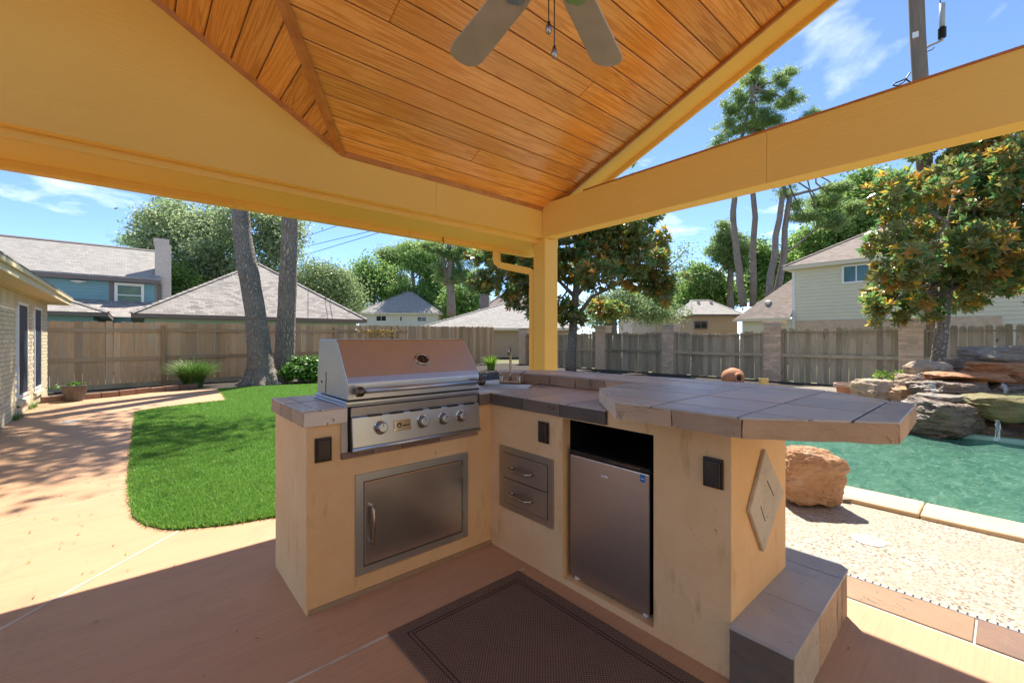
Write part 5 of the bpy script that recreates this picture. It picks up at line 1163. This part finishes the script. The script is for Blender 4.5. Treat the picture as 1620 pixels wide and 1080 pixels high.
def background_trees():
    leafy('live_oak', 'large pale green live oak standing behind the teal garage', 350, 520, 36, [(330, 400, 70, 55), (280, 370, 50, 45), (400, 370, 60, 50), (430, 420, 50, 50), (290, 440, 50, 45), (360, 460, 80, 40), (300, 335, 35, 22), (450, 350, 25, 30)], .5, 'leaf_oak', 42000, .30, .5, 11, cl_r=.55)
    leafy('pine_tree', 'dark pine with open branches rising behind the blue house chimney', 225, 500, 44, [(212, 384, 18, 9), (245, 352, 26, 14), (262, 330, 22, 12), (285, 350, 20, 16), (240, 400, 14, 9)], .3, 'leaf_pine', 6500, .42, .14, 12, bark='bark_pine', cl_r=.45)
    leafy('green_tree', 'bright green leafy tree low behind the blue house chimney', 300, 520, 33, [(285, 450, 25, 35), (310, 470, 30, 25), (272, 480, 18, 22)], .25, 'leaf_bright', 9000, .24, .5, 13)
    leafy('willow_tree', 'rounded pale green tree beside the garage roof', 515, 520, 30, [(520, 460, 42, 38), (500, 440, 25, 22), (545, 470, 22, 30), (480, 470, 15, 25)], .25, 'leaf_willow', 15000, .20, .4, 14)
    leafy('green_tree', 'green leafy tree standing beside the pale two-storey house', 590, 500, 72, [(580, 440, 28, 35), (555, 460, 20, 32), (605, 450, 22, 32), (570, 480, 30, 25)], .5, 'leaf_bright', 16000, .5, .5, 15, cl_r=.9)
    leafy('pine_tree', 'slender pine behind the pale two-storey house roof', 625, 495, 78, [(622, 415, 20, 18), (640, 408, 22, 16), (610, 400, 16, 10), (625, 440, 20, 16), (650, 395, 14, 10)], .38, 'leaf_pine', 9500, .8, .14, 16, bark='bark_pine', cl_r=.8, trunks=[(623, 495, 620, 402, .35, .15)])
    leafy('pine_tree', 'bushy green pine with curved trunk behind the pale two-storey house', 660, 495, 70, [(660, 420, 28, 24), (680, 440, 25, 22), (655, 395, 18, 12), (670, 465, 25, 18), (690, 410, 14, 16), (640, 460, 20, 18)], .38, 'leaf_bright', 20000, .55, .3, 17, bark='bark_pine', cl_r=.7, trunks=[(662, 490, 650, 420, .4, .2)])
    leafy('pine_tree', 'tall double trunked pine between the pale house and the brown roof', 714, 500, 52, [(700, 395, 18, 12), (725, 400, 20, 14), (735, 425, 16, 18), (695, 430, 14, 14), (722, 440, 20, 14), (740, 398, 14, 10), (680, 390, 16, 8), (745, 455, 12, 14)], .4, 'leaf_pine', 13000, .5, .15, 18, bark='bark_pine', cl_r=.34, per=24, shell=.7, trunks=[(714, 500, 712, 380, .55, .35), (706, 450, 696, 385, .35, .2)])
    leafy('green_tree', 'dense green tree low behind the brown roofed house', 735, 520, 66, [(735, 470, 28, 28), (715, 490, 25, 20), (755, 480, 15, 20)], .4, 'leaf_bright', 9000, .5, .5, 19, cl_r=.8)
    leafy('oak_tree', 'spreading tree with forked pale trunk beyond the weathered side fence', 970, 525, 31, [(975, 480, 40, 22), (1010, 490, 35, 20), (940, 500, 35, 22), (1040, 480, 25, 22), (1055, 500, 25, 15), (1075, 420, 18, 25), (1085, 395, 10, 14)], .3, 'leaf_willow', 15000, .19, .5, 20, trunks=[(970, 530, 968, 490, .32, .26), (969, 500, 945, 470, .2, .1), (969, 498, 1000, 465, .2, .1)])
    leafy('green_tree', 'bright leafy tree behind the tan house', 1115, 500, 48, [(1110, 440, 25, 25), (1130, 455, 25, 22), (1095, 470, 18, 20), (1150, 460, 25, 25)], .4, 'leaf_bright', 18000, .36, .5, 21, cl_r=.6)
    leafy('pine_tree', 'green pine of medium height behind the tan house roof', 1160, 490, 46, [(1135, 400, 22, 18), (1150, 380, 22, 16), (1125, 440, 18, 14), (1165, 415, 18, 18), (1145, 360, 16, 12), (1175, 390, 14, 14)], .35, 'leaf_pine', 17000, .40, .2, 22, bark='bark_pine', cl_r=.32, per=24, shell=.7, trunks=[(1156, 490, 1156, 360, .38, .2)])
    leafy('pine_tree', 'tall slender pine with high open crown above the gable beam', 1190, 480, 40, [(1190, 130, 30, 20), (1225, 150, 28, 20), (1165, 170, 28, 20), (1200, 185, 45, 18), (1150, 205, 25, 15), (1240, 120, 22, 14), (1255, 165, 20, 15), (1135, 225, 18, 10), (1175, 225, 20, 12)], .32, 'leaf_pine', 21000, .36, .15, 23, bark='bark_pine', cl_r=.24, per=26, shell=.7, subs=(.16, .32), trunks=[(1191, 485, 1192, 160, .30, .16), (1176, 485, 1160, 350, .33, .27), (1160, 350, 1163, 230, .27, .17), (1163, 260, 1200, 120, .2, .08)])
    leafy('pine_tree', 'leaning double trunked pine with long side branches below the gable beam', 1225, 480, 37, [(1275, 200, 26, 14), (1250, 225, 24, 12), (1290, 180, 16, 10), (1300, 320, 30, 12), (1330, 300, 25, 10), (1275, 345, 28, 10), (1310, 355, 22, 14), (1255, 330, 20, 12), (1345, 335, 22, 16), (1240, 300, 20, 10)], .3, 'leaf_pine', 20000, .34, .15, 24, bark='bark_pine', cl_r=.24, per=26, shell=.7, subs=(.18, .34), trunks=[(1214, 490, 1240, 290, .31, .2), (1226, 490, 1250, 310, .30, .2), (1240, 290, 1262, 220, .25, .12), (1250, 310, 1330, 290, .14, .06), (1245, 400, 1300, 355, .10, .05)])
    leafy('green_tree', 'dense green broadleaf tree behind the brown roof of the cream house', 1360, 420, 42, [(1370, 300, 40, 30), (1390, 340, 45, 35), (1345, 360, 35, 28), (1410, 290, 30, 35), (1330, 390, 30, 25), (1290, 400, 25, 25), (1320, 330, 30, 25), (1285, 375, 25, 20)], .5, 'leaf_bright', 34000, .34, .55, 25, cl_r=.55)
    leafy('green_tree', 'mixed green trees low behind the lower wing roof', 1230, 480, 50, [(1210, 430, 25, 28), (1250, 420, 30, 22), (1185, 450, 25, 25), (1280, 430, 30, 22), (1225, 460, 40, 20), (1195, 400, 20, 22), (1265, 395, 20, 18)], .4, 'leaf_bright', 26000, .38, .5, 26, cl_r=.6)
    leafy('green_tree', 'dark green tree glimpsed behind the tan house and side fence', 1075, 520, 58, [(1060, 470, 30, 22), (1090, 455, 22, 22), (1020, 480, 30, 20)], .4, 'leaf_oak', 7000, .45, .5, 27, cl_r=.8)
background_trees()

def magnolia(name, label, base_, blobs, trunk, n_ros, seed, rust, size):
    rg = random.Random(seed); rng = np.random.default_rng(seed); t = empty(name, label, 'tree', base_); g = Vector(base_); b = MB()
    for pts, r0, r1 in trunk: b.tube(pts, [r0 + (r1 - r0) * i / (len(pts) - 1) for i in range(len(pts))], 10)
    hub = Vector(trunk[0][0][-1])
    for q in blobs: limb(b, hub - Vector((0, 0, rg.uniform(0, .8))), Vector(q[:3]), .06, .018, rg, .3, 6, 6)
    o = b.obj('trunk', 'bark_magnolia', t, smooth=True, cuts=0); o.location = -g
    # sub-lobes, then whorls of big leaves at twig tips
    sub = []
    for q in blobs:
        for _ in range(9):
            v = Vector((rg.gauss(0, 1), rg.gauss(0, 1), rg.gauss(0, 1))).normalized() * rg.uniform(.4, 1.0); s = rg.uniform(.26, .42); sub.append((q[0] + v.x * q[3], q[1] + v.y * q[4], q[2] + v.z * q[5], q[3] * s, q[4] * s, q[5] * s))
    C, d = blob_points(sub, n_ros, rng, .55); sel = rng.uniform(0, 1, n_ros) < rust
    for mask, nm, mt in ((~sel, 'crown', 'leaf_magnolia'), (sel, 'rusty_foliage', 'leaf_magnolia_rust')):
        c, dd = C[mask], d[mask]; m = len(c); per = 9; ax = dd * .7 + np.array([0, 0, .65]) + rng.normal(size=(m, 3)) * .3; ax /= np.linalg.norm(ax, axis=1, keepdims=True)
        u = np.cross(ax, np.array([.3, .5, .81])); u /= np.linalg.norm(u, axis=1, keepdims=True); w = np.cross(ax, u); a = (np.arange(per) * 2.4)[None, :] + rng.uniform(0, 6.3, (m, 1))
        el = np.linspace(.15, 1.0, per)[None, :] + rng.normal(0, .12, (m, per)); rad = u[:, None] * np.cos(a)[..., None] + w[:, None] * np.sin(a)[..., None]
        tip = rad * np.cos(el)[..., None] + ax[:, None] * np.sin(el)[..., None]; nrm = ax[:, None] * np.cos(el)[..., None] - rad * np.sin(el)[..., None]
        P = (c[:, None] + tip * size * .55).reshape(-1, 3); v = leaf_mesh(P, nrm.reshape(-1, 3) + rng.normal(size=P.shape) * .12, size, .40, rng, .08, tip.reshape(-1, 3)); o = quads_obj(nm, v, mt, t); o.location = -g
    return t
def magnolias():
    D = 17.4; g = onz(905, 585); k = D / FPX; bl = []
    rg = random.Random(31)
    for px, py, rx, ry in ((905, 420, 75, 55), (985, 400, 62, 55), (1040, 440, 42, 40), (820, 420, 55, 45), (790, 450, 35, 35), (940, 340, 70, 45), (1000, 330, 45, 45), (770, 405, 32, 16), (870, 490, 45, 30), (955, 480, 50, 28), (1030, 380, 35, 35), (850, 370, 50, 45), (1010, 290, 25, 22), (830, 470, 35, 28), (1050, 455, 34, 22)):
        c = at(px, py, D + rg.uniform(-1.5, 1.5)); bl.append((c.x, c.y, c.z, rx * k, rx * k, ry * k))
    P = [at(903, 588, D), at(903, 570, D), at(905, 545, D), at(907, 510, D), at(910, 470, D), at(916, 420, D)]
    magnolia('magnolia_tree', 'wide magnolia tree with rusty leaf undersides behind the ochre post', g, bl, [(P, .24, .12), ([P[3], at(935, 470, D), at(985, 445, D), at(1030, 445, D)], .10, .03), ([P[4], at(960, 410, D), at(1000, 395, D)], .09, .03), ([P[4], at(880, 440, D), at(830, 420, D)], .09, .03), ([P[3], at(890, 490, D), at(865, 478, D)], .06, .03)], 3700, 31, .15, .25)
    D = 9.55; g = at(1487, 600, D); g.z = 0; k = D / FPX; bl = []
    for px, py, rx, ry in ((1500, 330, 75, 60), (1440, 350, 60, 55), (1420, 420, 55, 45), (1400, 460, 45, 40), (1560, 300, 70, 60), (1580, 380, 80, 60), (1620, 330, 80, 80), (1500, 420, 70, 50), (1560, 450, 70, 40), (1640, 440, 60, 50), (1470, 270, 50, 40), (1385, 490, 30, 22), (1440, 490, 50, 28), (1520, 230, 60, 45), (1620, 220, 70, 50), (1680, 380, 60, 80), (1700, 260, 60, 60)):
        c = at(px, py, D + rg.uniform(-.9, .9)); bl.append((c.x, c.y, c.z, rx * k, rx * k, ry * k))
    P = [at(1484, 600, D), at(1484, 570, D), at(1488, 540, D), at(1493, 500, D), at(1497, 460, D), at(1496, 420, D)]
    magnolia('magnolia_tree', 'leafy magnolia tree with golden leaf tips behind the waterfall rocks', g, bl, [(P, .135, .10), ([P[5], at(1470, 400, D), at(1450, 380, D)], .06, .03), ([P[4], at(1530, 420, D), at(1560, 380, D)], .06, .03), ([P[5], at(1500, 360, D), at(1510, 300, D)], .07, .03)], 3700, 33, .20, .175)
magnolias()

# ------------------------------------------------------------------ utility pole, wires
def pole():
    D = 11.3; t = empty('utility_pole', 'wooden utility pole rising behind the gable beam beside the magnolia', 'pole', at(1475, 640, D)); t.location.z = 0; g = t.location.copy()
    P = [at(1475, 615, D), at(1473, 560, D), at(1466, 350, D), at(1459, 180, D), at(1452, 60, D), at(1447, -60, D), at(1443, -260, D)]
    def Q(b, nm, mt, par=None, **kw):
        o = b.obj(nm, mt, par or t, **kw)
        if par is None: o.location = -g
        return o
    pl = Q(MB().tube(P, [.175, .172, .17, .165, .16, .158, .15], 16), 'shaft', 'pole_wood', smooth=True)
    Q(MB().tube([at(1457.5, 618, D - .05), at(1457.5, 505, D - .05), at(1455, 440, D - .05)], .075, 12), 'conduit', 'plastic_grey', smooth=True); Q(MB().tube([at(1464, 505, D - .1), at(1452, 505, D - .1)], .02, 8), 'strap', 'dark_metal')
    for z in (543,): Q(MB().tube([at(1448, z, D - .14), at(1470, z + 1, D - .14)], .02, 8), 'bracket', 'nickel')
    Q(MB().tube([at(1462, 77, D), at(1472, 72, D), at(1486, 66, D)], .03, 8), 'bracket', 'plastic_grey', smooth=True)
    c = at(1490.5, 52, D); ins = MB()
    for i in range(9): ins.lathe([(.045, -.01), (.085, 0), (.045, .012)], 14, c + Vector((0, 0, -.13 + i * .03)))
    Q(ins.lathe([(.05, -.14), (.05, .15)], 14, c), 'insulator', 'rubber', smooth=True); Q(MB().lathe([(.001, .0), (.055, .0), (.06, .18), (.06, .6), (.001, .62)], 14, c + Vector((0, 0, .15))), 'arrester', 'ceramic_grey', smooth=True)
    Q(MB().tube([c + Vector((0, 0, -.13)), c + Vector((0, 0, -.2)), at(1484, 66, D)], .03, 8), 'cap', 'nickel')
    Q(MB().extr([at(1444, 52, D - .19), at(1453.5, 49, D - .19), at(1453.5, 58, D - .19), at(1444, 61, D - .19)], (.01, .01, 0)), 'tag_plate', 'print_white')
    Q(MB().tube([at(1440, 115, D), at(1434, 124, D), at(1426, 128, D), at(1415, 132, D), at(1413, 135.5, D), at(1420, 136, D), at(1428, 131, D), at(1434, 126, D), at(1441, 131, D)], .018, 8), 'cable_loop', 'rubber', smooth=True)
    Q(MB().tube([at(1466, 82, D), at(1474, 79, D), at(1478, 75, D)], .014, 8), 'cable_loop', 'rubber', smooth=True)
    Q(MB().tube([c + Vector((0, 0, .76)), at(1488, 5, D), at(1482, -30, D), at(1452, -60, D)], .01, 6), 'lead_wire', 'rubber')
    for k, (a, b_) in enumerate((((476, 392), (585, 366)), ((470, 407), (590, 371)), ((476, 377), (560, 348)))):
        D0, D1 = 30, 24; p, q = at(*a, D0), at(*b_, D1); d = q - p; e = empty('power_line', ('middle of three thin overhead wires crossing the sky beside the straight pine trunk', 'lowest of three thin overhead wires crossing the sky beside the straight pine trunk', 'highest of three thin overhead wires crossing the sky beside the straight pine trunk')[k], 'wire', p - d * .15, 'overhead wires'); o = MB().tube([p - d * 2.0, p - d * .15, p + d * .5, p + d, p + d * 2.5], .016, 6).obj('wire', 'rubber', e); o.location = -(p - d * .15)
pole()

# ------------------------------------------------------------------ rocks, waterfall, pots, small plants
def rock(name, label, px0, px1, py0, py1, D, mat, seed, depth=None, flat=.5, group=None, box=.5, rot=0.0, amp=.16, sub=4, drop=0.0):
    """rock filling a photo box at depth D; rounded block with ledges and cracks"""
    c = at((px0 + px1) / 2, (py0 + py1) / 2, D); k = D / FPX; sx, sz = (px1 - px0) * k / 2, (py1 - py0) * k / 2; sy = depth or min(sx, .6) * 1.0
    bm = bmesh.new(); rg = random.Random(seed * 7 + 1); off = Vector((seed * 3.7, seed * 1.3, seed * 7.1))
    for _ in range(26):
        p = Vector((rg.gauss(0, 1), rg.gauss(0, 1), rg.gauss(0, 1))).normalized(); e = 1 - box * .8; q = Vector([math.copysign(abs(a) ** e, a) for a in p]); bm.verts.new(q / (max(abs(a) for a in q) * .6 + q.length * .4) * rg.uniform(.86, 1.04))
    h_ = bmesh.ops.convex_hull(bm, input=bm.verts[:]); bmesh.ops.delete(bm, geom=[v for v in bm.verts if not v.link_faces], context='VERTS')
    bmesh.ops.bevel(bm, geom=bm.edges[:], offset=.05, segments=1, affect='EDGES', profile=.5, clamp_overlap=True); bmesh.ops.triangulate(bm, faces=bm.faces[:])
    for _ in range(5 if sub > 4 else 4): bmesh.ops.subdivide_edges(bm, edges=[e_ for e_ in bm.edges if e_.calc_length() > (.05 if sub > 4 else .09)], cuts=1, use_grid_fill=False); bmesh.ops.triangulate(bm, faces=bm.faces[:])
    bm.normal_update(); nr = [v.normal.copy() for v in bm.verts]
    for v, n_ in zip(bm.verts, nr):
        q = v.co.copy(); q.z *= 2.0 if flat else 1
        v.co += n_ * amp * (mnoise.noise(q * 2.0 + off) * .5 + mnoise.noise(q * 5 + off) * .28 + mnoise.noise(q * 12 + off) * .16 + (.5 - abs(mnoise.noise(q * 3.2 - off)) * 2.2) * .22 + abs(mnoise.noise(q * 24 + off)) * .10)
    zs = [v.co.z for v in bm.verts]; xs = [v.co.x for v in bm.verts]; nz = max(zs) - min(zs); nx = max(xs) - min(xs); zc = (max(zs) + min(zs)) / 2; xc = (max(xs) + min(xs)) / 2
    for v in bm.verts: v.co = Vector(((v.co.x - xc) * 2 * sx / nx, v.co.y * sy, (v.co.z - zc) * (2 * sz + drop) / nz - drop / 2))
    me = bpy.data.meshes.new(name); bm.to_mesh(me); bm.free(); me.update()
    o = link(name, me, mat); ang = math.atan2(YC[0], XC[0]) + rot; zb = c.z - sz - drop
    o.location = c; o.rotation_euler = (0, 0, ang); return tag(o, label, 'rock', group)
def rocks():
    rock('boulder', 'large sandy orange boulder on the pebble deck at the pool edge', 1232, 1326, 707, 789, 3.42, 'rock_sand', 1, .19, box=.75, amp=.13, drop=.03, sub=5)
    b = onz(1335, 786); o = MB().box(-.10, .10, -.13, .08, .0015, .030).obj('flat_stone', 'rock_grey', None, cuts=3, rough=.02, rscale=7); put(o, (4.26, .98, 0), (0, 0, .5)); tag(o, 'thin flat grey stone tucked under the sandy boulder', 'rock')
    # mound carrying the waterfall
    rg = random.Random(2); n = 26; V = []; F = []
    for j in range(n):
        for i in range(n):
            x = 8.62 + i / (n - 1) * 3.2; y = -4.5 + j / (n - 1) * 7.0; e = min(1, (i / (n - 1)) * 3.2, (1 - i / (n - 1)) * 2.5) * min(1, (1 - j / (n - 1)) * 3); V.append((x, y, -.35 + e * (.80 + .18 * mnoise.noise((x * 1.5, y * 1.5, 2)))))
    F = [(j * n + i, j * n + i + 1, (j + 1) * n + i + 1, (j + 1) * n + i) for j in range(n - 1) for i in range(n - 1)]
    struct(MB().add(V, F).obj('rock_mound', 'rock_wet', smooth=True))
    G = 'stacked waterfall rocks'
    R_ = [(1355, 1412, 599, 632, 7.6, 'rock_tan', 'pale tan boulder beside the orange planter at the waterfall', .35), (1403, 1455, 611, 631, 7.3, 'rock_sand', 'flat pinkish stone leaning against the pale boulder', .3), (1424, 1460, 591, 612, 7.6, 'rock_tan', 'small tan stone under the fresh green leaves', .3),
          (1450, 1493, 569, 597, 7.5, 'rock_tan', 'pointed tan rock in front of the magnolia trunk', .35), (1458, 1486, 588, 604, 7.2, 'rock_grey', 'small grey wedge rock at the start of the cascade', .25), (1492, 1542, 565, 592, 7.5, 'rock_wet', 'dark tilted slab behind the upper cascade', .35), (1541, 1650, 546, 575, 7.2, 'rock_grey', 'wide grey capstone on top of the waterfall', .5),
          (1532, 1660, 572, 593, 6.95, 'rock_orange', 'long rusty slab beneath the grey capstone', .45), (1482, 1586, 589, 604, 6.75, 'rock_orange', 'thin orange ledge stone water runs over', .4), (1586, 1670, 590, 608, 6.75, 'rock_orange', 'thick orange ledge stone next to the thin ledge', .4), (1527, 1545, 600, 611, 6.6, 'rock_orange', 'little reddish wedge stone below the thin orange ledge', .2),
          (1456, 1546, 601, 634, 6.7, 'rock_wet', 'dark wet boulder under the thin orange ledge', .45), (1543, 1610, 604, 628, 6.6, 'rock_wet', 'wet purplish rock under the ledges', .4), (1600, 1680, 606, 628, 6.6, 'rock_wet', 'wet dark rock beside the second trickle', .4),
          (1424, 1520, 628, 684, 6.3, 'rock_wet', 'big rounded dark boulder at the pool waterline', .55), (1462, 1512, 623, 634, 6.35, 'rock_grey', 'thin grey flagstone lying on the big dark boulder', .3), (1500, 1532, 628, 690, 6.3, 'rock_grey', 'narrow reddish grey rock beside the mossy block', .3), (1526, 1690, 623, 665, 6.05, 'rock_moss', 'large square mossy green block above the pool', .5), (1522, 1700, 660, 704, 6.2, 'rock_wet', 'dark undercut rock beneath the mossy block', .5)]
    for i, (a, b_, c, d, D, mt, lab, dep) in enumerate(R_):
        thin = (d - c) / (b_ - a) < .3
        rock('rock', lab, a, b_, c, d, D, mt, i + 3, dep, group=G, box=.7 if thin or mt == 'rock_moss' else .45, amp=.10 if thin else .15, drop=0 if thin else .06, rot=RND.uniform(-.15, .15))
    # trickles
    for i, (a, y0, b_, y1, D, w) in enumerate(((1474, 605, 1476, 628, 6.28, .06), (1512, 640, 1516, 690, 5.98, .06), (1577, 664, 1575, 697, 5.55, .045), (1586, 606, 1590, 624, 6.2, .05), (1640, 664, 1641, 698, 5.55, .06))):
        p, q = at(a, y0, D), at(b_, y1, D - .03); u = Vector((XC[0], YC[0], 0)) * w / 2; n = Vector((XC[1], YC[1], 0)) * .012; b = MB(); N = 8; V = []
        for j in range(N + 1):
            m = p.lerp(q, j / N) - n * (math.sin(j / N * 3) * 2); s = 1 + .4 * mnoise.noise((j * .8, i * 3, 0)); V += [m - u * s - n, m + u * s - n, m + u * s + n, m - u * s + n]
        F = [(4 * j + k_, 4 * j + (k_ + 1) % 4, 4 * j + 4 + (k_ + 1) % 4, 4 * j + 4 + k_) for j in range(N) for k_ in range(4)]
        o = b.add([v - p for v in V], F).obj('water_trickle', 'falling_water', smooth=True); o.location = p
        tag(o, ['thin trickle of water over the dark wet boulder', 'water trickle between the rounded boulder and mossy block', 'thin stream falling from the mossy block into the pool', 'short trickle of water below the orange ledge', 'second stream falling from the mossy block into the pool'][i], 'water', 'waterfall trickles')
rocks()

def pots():
    # terracotta jug lying on its side
    D = 11.6; c = at(1160, 597.5, D); j = empty('terracotta_jug', 'round terracotta jug lying on its side behind the bar', 'jug', (c.x, c.y, 0)); ax = Vector((-.55, -.80, .05)).normalized(); M = ax.to_track_quat('Z', 'Y').to_matrix(); o0 = Vector((0, 0, c.z))
    r = .27; MB().lathe([(.001, -.30), (.13, -.29), (.22, -.2), (r, -.02), (.25, .11), (.17, .20), (.115, .235), (.135, .262), (.125, .275), (.085, .262), (.075, .22)], 28, o0, M).obj('body', 'terracotta', j, smooth=True)
    MB().lathe([(.075, .222), (.001, .221)], 20, o0, M).obj('mouth', 'rubber', j)
    lo = c.z - r
    MB().prism([(-.3, -.3), (.3, -.3), (.3, .3), (-.3, .3)], -.01, max(.01, lo + .02)).obj('base_stone', 'rock_grey', j, cuts=2, rough=.03)
    c = at(1208, 603, 10.5); p = empty('small_pot', 'small yellow glazed pot on the gravel behind the bar', 'pot', (c.x, c.y, 0)); MB().lathe([(.001, 0), (.08, 0), (.10, .10), (.105, c.z + .07), (.09, c.z + .07), (.085, .1), (.001, .09)], 20).obj('body', 'yellow_glaze', p, smooth=False)
    c = at(1341, 613, 8.8); p = empty('planter', 'low orange terracotta planter with pale rim beside the waterfall boulder', 'planter', (c.x, c.y, 0)); zt = at(1341, 606.5, 8.8).z
    MB().lathe([(.001, 0), (.15, 0), (.195, zt - .06), (.18, zt - .06), (.14, .1), (.001, .09)], 26).obj('body', 'terracotta', p, smooth=False); MB().lathe([(.21, zt - .065), (.235, zt - .06), (.235, zt), (.20, zt), (.19, zt - .06)], 26).obj('rim', 'terracotta_pale', p); MB().lathe([(.001, zt - .05), (.19, zt - .05)], 20).obj('soil', 'mulch', p)
    # ribbed pot by the brick wall
    g = onz(118, 634); p = empty('flower_pot', 'brown ribbed flower pot on the path beside the brick house', 'flower pot', (g.x, g.y, 0)); b = MB(); seg = 48; pr = [(.001, 0), (.19, 0), (.20, .02), (.265, .20), (.285, .285), (.30, .29), (.30, .325), (.27, .33), (.25, .27), (.001, .26)]
    b.lathe(pr, seg); b.v = [(.66 * x * (1 + (.045 if (i % seg) % 3 == 0 and 2 <= i // seg <= 4 else 0)), .66 * y * (1 + (.045 if (i % seg) % 3 == 0 and 2 <= i // seg <= 4 else 0)), z) for i, (x, y, z) in enumerate(b.v)]; b.obj('body', 'pot_dark', p)
    MB().lathe([(.001, .275), (.172, .27)], 24).obj('soil', 'mulch', p)
    rng = np.random.default_rng(5); n = 140; P = np.stack([rng.normal(0, .08, n), rng.normal(0, .08, n), .32 + np.abs(rng.normal(0, .035, n))], 1); P[:40, 0] -= .26; P[:40, 2] -= .05; quads_obj('seedling', leaf_mesh(P, rng.normal(size=(n, 3)) + np.array([0, 0, 1]), .05, .5, rng), 'leaf_shrub', p)
    # brick edging between path and bed
    e = empty('brick_edging', 'row of reddish edging bricks between the path and the mulch bed', 'edging', (-1.3, 12.7, 0)); pts = [(-1.38, 12.62), (-.25, 13.02), (.30, 13.42), (.85, 13.65), (1.25, 13.95)]
    L = 0; seg_ = []
    for a, c in zip(pts[:-1], pts[1:]):
        a, c = Vector((*a, 0)), Vector((*c, 0)); n = max(1, round((c - a).length / .31))
        for i in range(n): seg_.append((a.lerp(c, (i + .5) / n), math.atan2(c.y - a.y, c.x - a.x), (c - a).length / n))
    for q, an, ln in seg_:
        o = MB().box(-ln / 2 + .006, ln / 2 - .006, -.05, .05, 0, .115).obj('brick', 'brick_edge', e, bevel=.006); put(o, (q.x + 1.3, q.y - 12.7, RND.uniform(-.01, .01)), (RND.uniform(-.03, .03), 0, an + RND.uniform(-.04, .04)))
pots()

def blades(n, r, h, lean, width, rng, seg=3):
    """arching grass blades; returns quads"""
    out = []
    for i in range(n):
        a = rng.uniform(0, 6.283); rr = r * math.sqrt(rng.uniform(0, 1)); x, y = rr * math.cos(a), rr * math.sin(a); ang = a + rng.normal(0, .5); hh = h * rng.uniform(.6, 1.1); ln = lean * rng.uniform(.3, 1.2); w = width * rng.uniform(.7, 1.2)
        px, py = -math.sin(ang) * w, math.cos(ang) * w; prev = None
        for s in range(seg + 1):
            t = s / seg; d = ln * t * t; z = hh * (t - .35 * t * t * ln / h); ww = 1 - t * .85; cx, cy = x + math.cos(ang) * d, y + math.sin(ang) * d; cur = ((cx - px * ww, cy - py * ww, z), (cx + px * ww, cy + py * ww, z))
            if prev: out += [prev[0], prev[1], cur[1], cur[0]]
            prev = cur
    return np.array(out)
def plants():
    rng = np.random.default_rng(12)
    g = ony(306, 600, 14.2); p = empty('ornamental_grass', 'clump of long arching green grass in the mulch bed by the fence', 'plant', (g.x, 14.2, 0)); quads_obj('foliage', blades(1300, .20, .80, .58, .010, rng, 4), 'leaf_clump', p)
    g = at(475, 600, 12.4); p = empty('green_shrub', 'rounded bright green shrub beside the thick tree trunks', 'shrub', (g.x, g.y, 0)); rg = random.Random(3); bl = blobs_in((.05, 0, .40), (.50, .45, .22), 12, .22, rg, .9)
    crown('foliage', p, bl, 520, 10, .07, .11, .62, 'leaf_shrub', 5, up=.9, shell=.6); b = MB(); [limb(b, (0, 0, 0), q[:3], .02, .008, rg) for q in bl]; b.obj('stem', 'bark_magnolia', p)
    for px, py, D, lab, s in ((777, 585, 17.0, 'bright green strap leaved plant on the gravel behind the sink', 1.0), (748, 604, 8.5, 'fresh green leaves peeking past the edge of the grill lid', .6)):
        g = onz(px, py) if s == 1 else at(px, py, D); p = empty('leafy_plant', lab, 'plant', (g.x, g.y, 0)); quads_obj('foliage', blades(150, .14 * s, .62 * s, .30 * s, .032 * s, rng, 3), 'leaf_fresh', p)
    g = at(1405, 600, 7.9); p = empty('leafy_plant', 'fresh green broad leaves growing behind the pale waterfall boulder', 'plant', (g.x, g.y, 0)); P = np.array([at(x, y, 7.9 + d) - Vector((g.x, g.y, 0)) for x, y, d in zip(rng.uniform(1382, 1428, 110), rng.uniform(586, 604, 110), rng.uniform(-.1, .1, 110))])
    quads_obj('foliage', leaf_mesh(P, rng.normal(size=P.shape) * .5 + np.array([-.3, -.4, 1]), .085, .6, rng, .05), 'leaf_fresh', p); MB().tube([(0, 0, 0), (.02, 0, .3), (0, 0, .5)], .012, 6).obj('stem', 'bark_magnolia', p)
    # weeds along the brick wall
    for y, s in ((8.9, .8), (10.5, 1.0), (11.9, .9)): p = empty('weed', 'small green weeds at the foot of the brick wall', 'weed', (-1.39, y, 0), 'weeds along the brick wall'); quads_obj('foliage', blades(70, .10 * s, .13 * s, .07, .006, rng, 2) * np.array([.5, 3, 1]), 'leaf_shrub', p)
plants()

def litter():
    rng = np.random.default_rng(77); n = 420; P = np.stack([np.concatenate([rng.uniform(-1.4, 0, n // 2), rng.uniform(-1.3, 2.6, n // 2)]), np.concatenate([rng.uniform(3.2, 12.5, n // 2), rng.uniform(.2, 3.4, n // 2)]), np.full(n, .006)], 1)
    keep = ~((P[:, 0] > .55) & (P[:, 1] > .45) & (P[:, 1] < 3.0)); P = P[keep]; P = P[rng.uniform(0, 1, len(P)) < np.where(P[:, 1] < 3.2, .22, 1.0)]
    N = rng.normal(size=P.shape) * .25 + np.array([0, 0, 1]); tag(quads_obj('leaf_litter', leaf_mesh(P, N, .028, .35, rng, .1), 'leaf_dry'), 'tiny dry leaves scattered over the concrete path', 'leaf litter', kind='stuff')
litter()
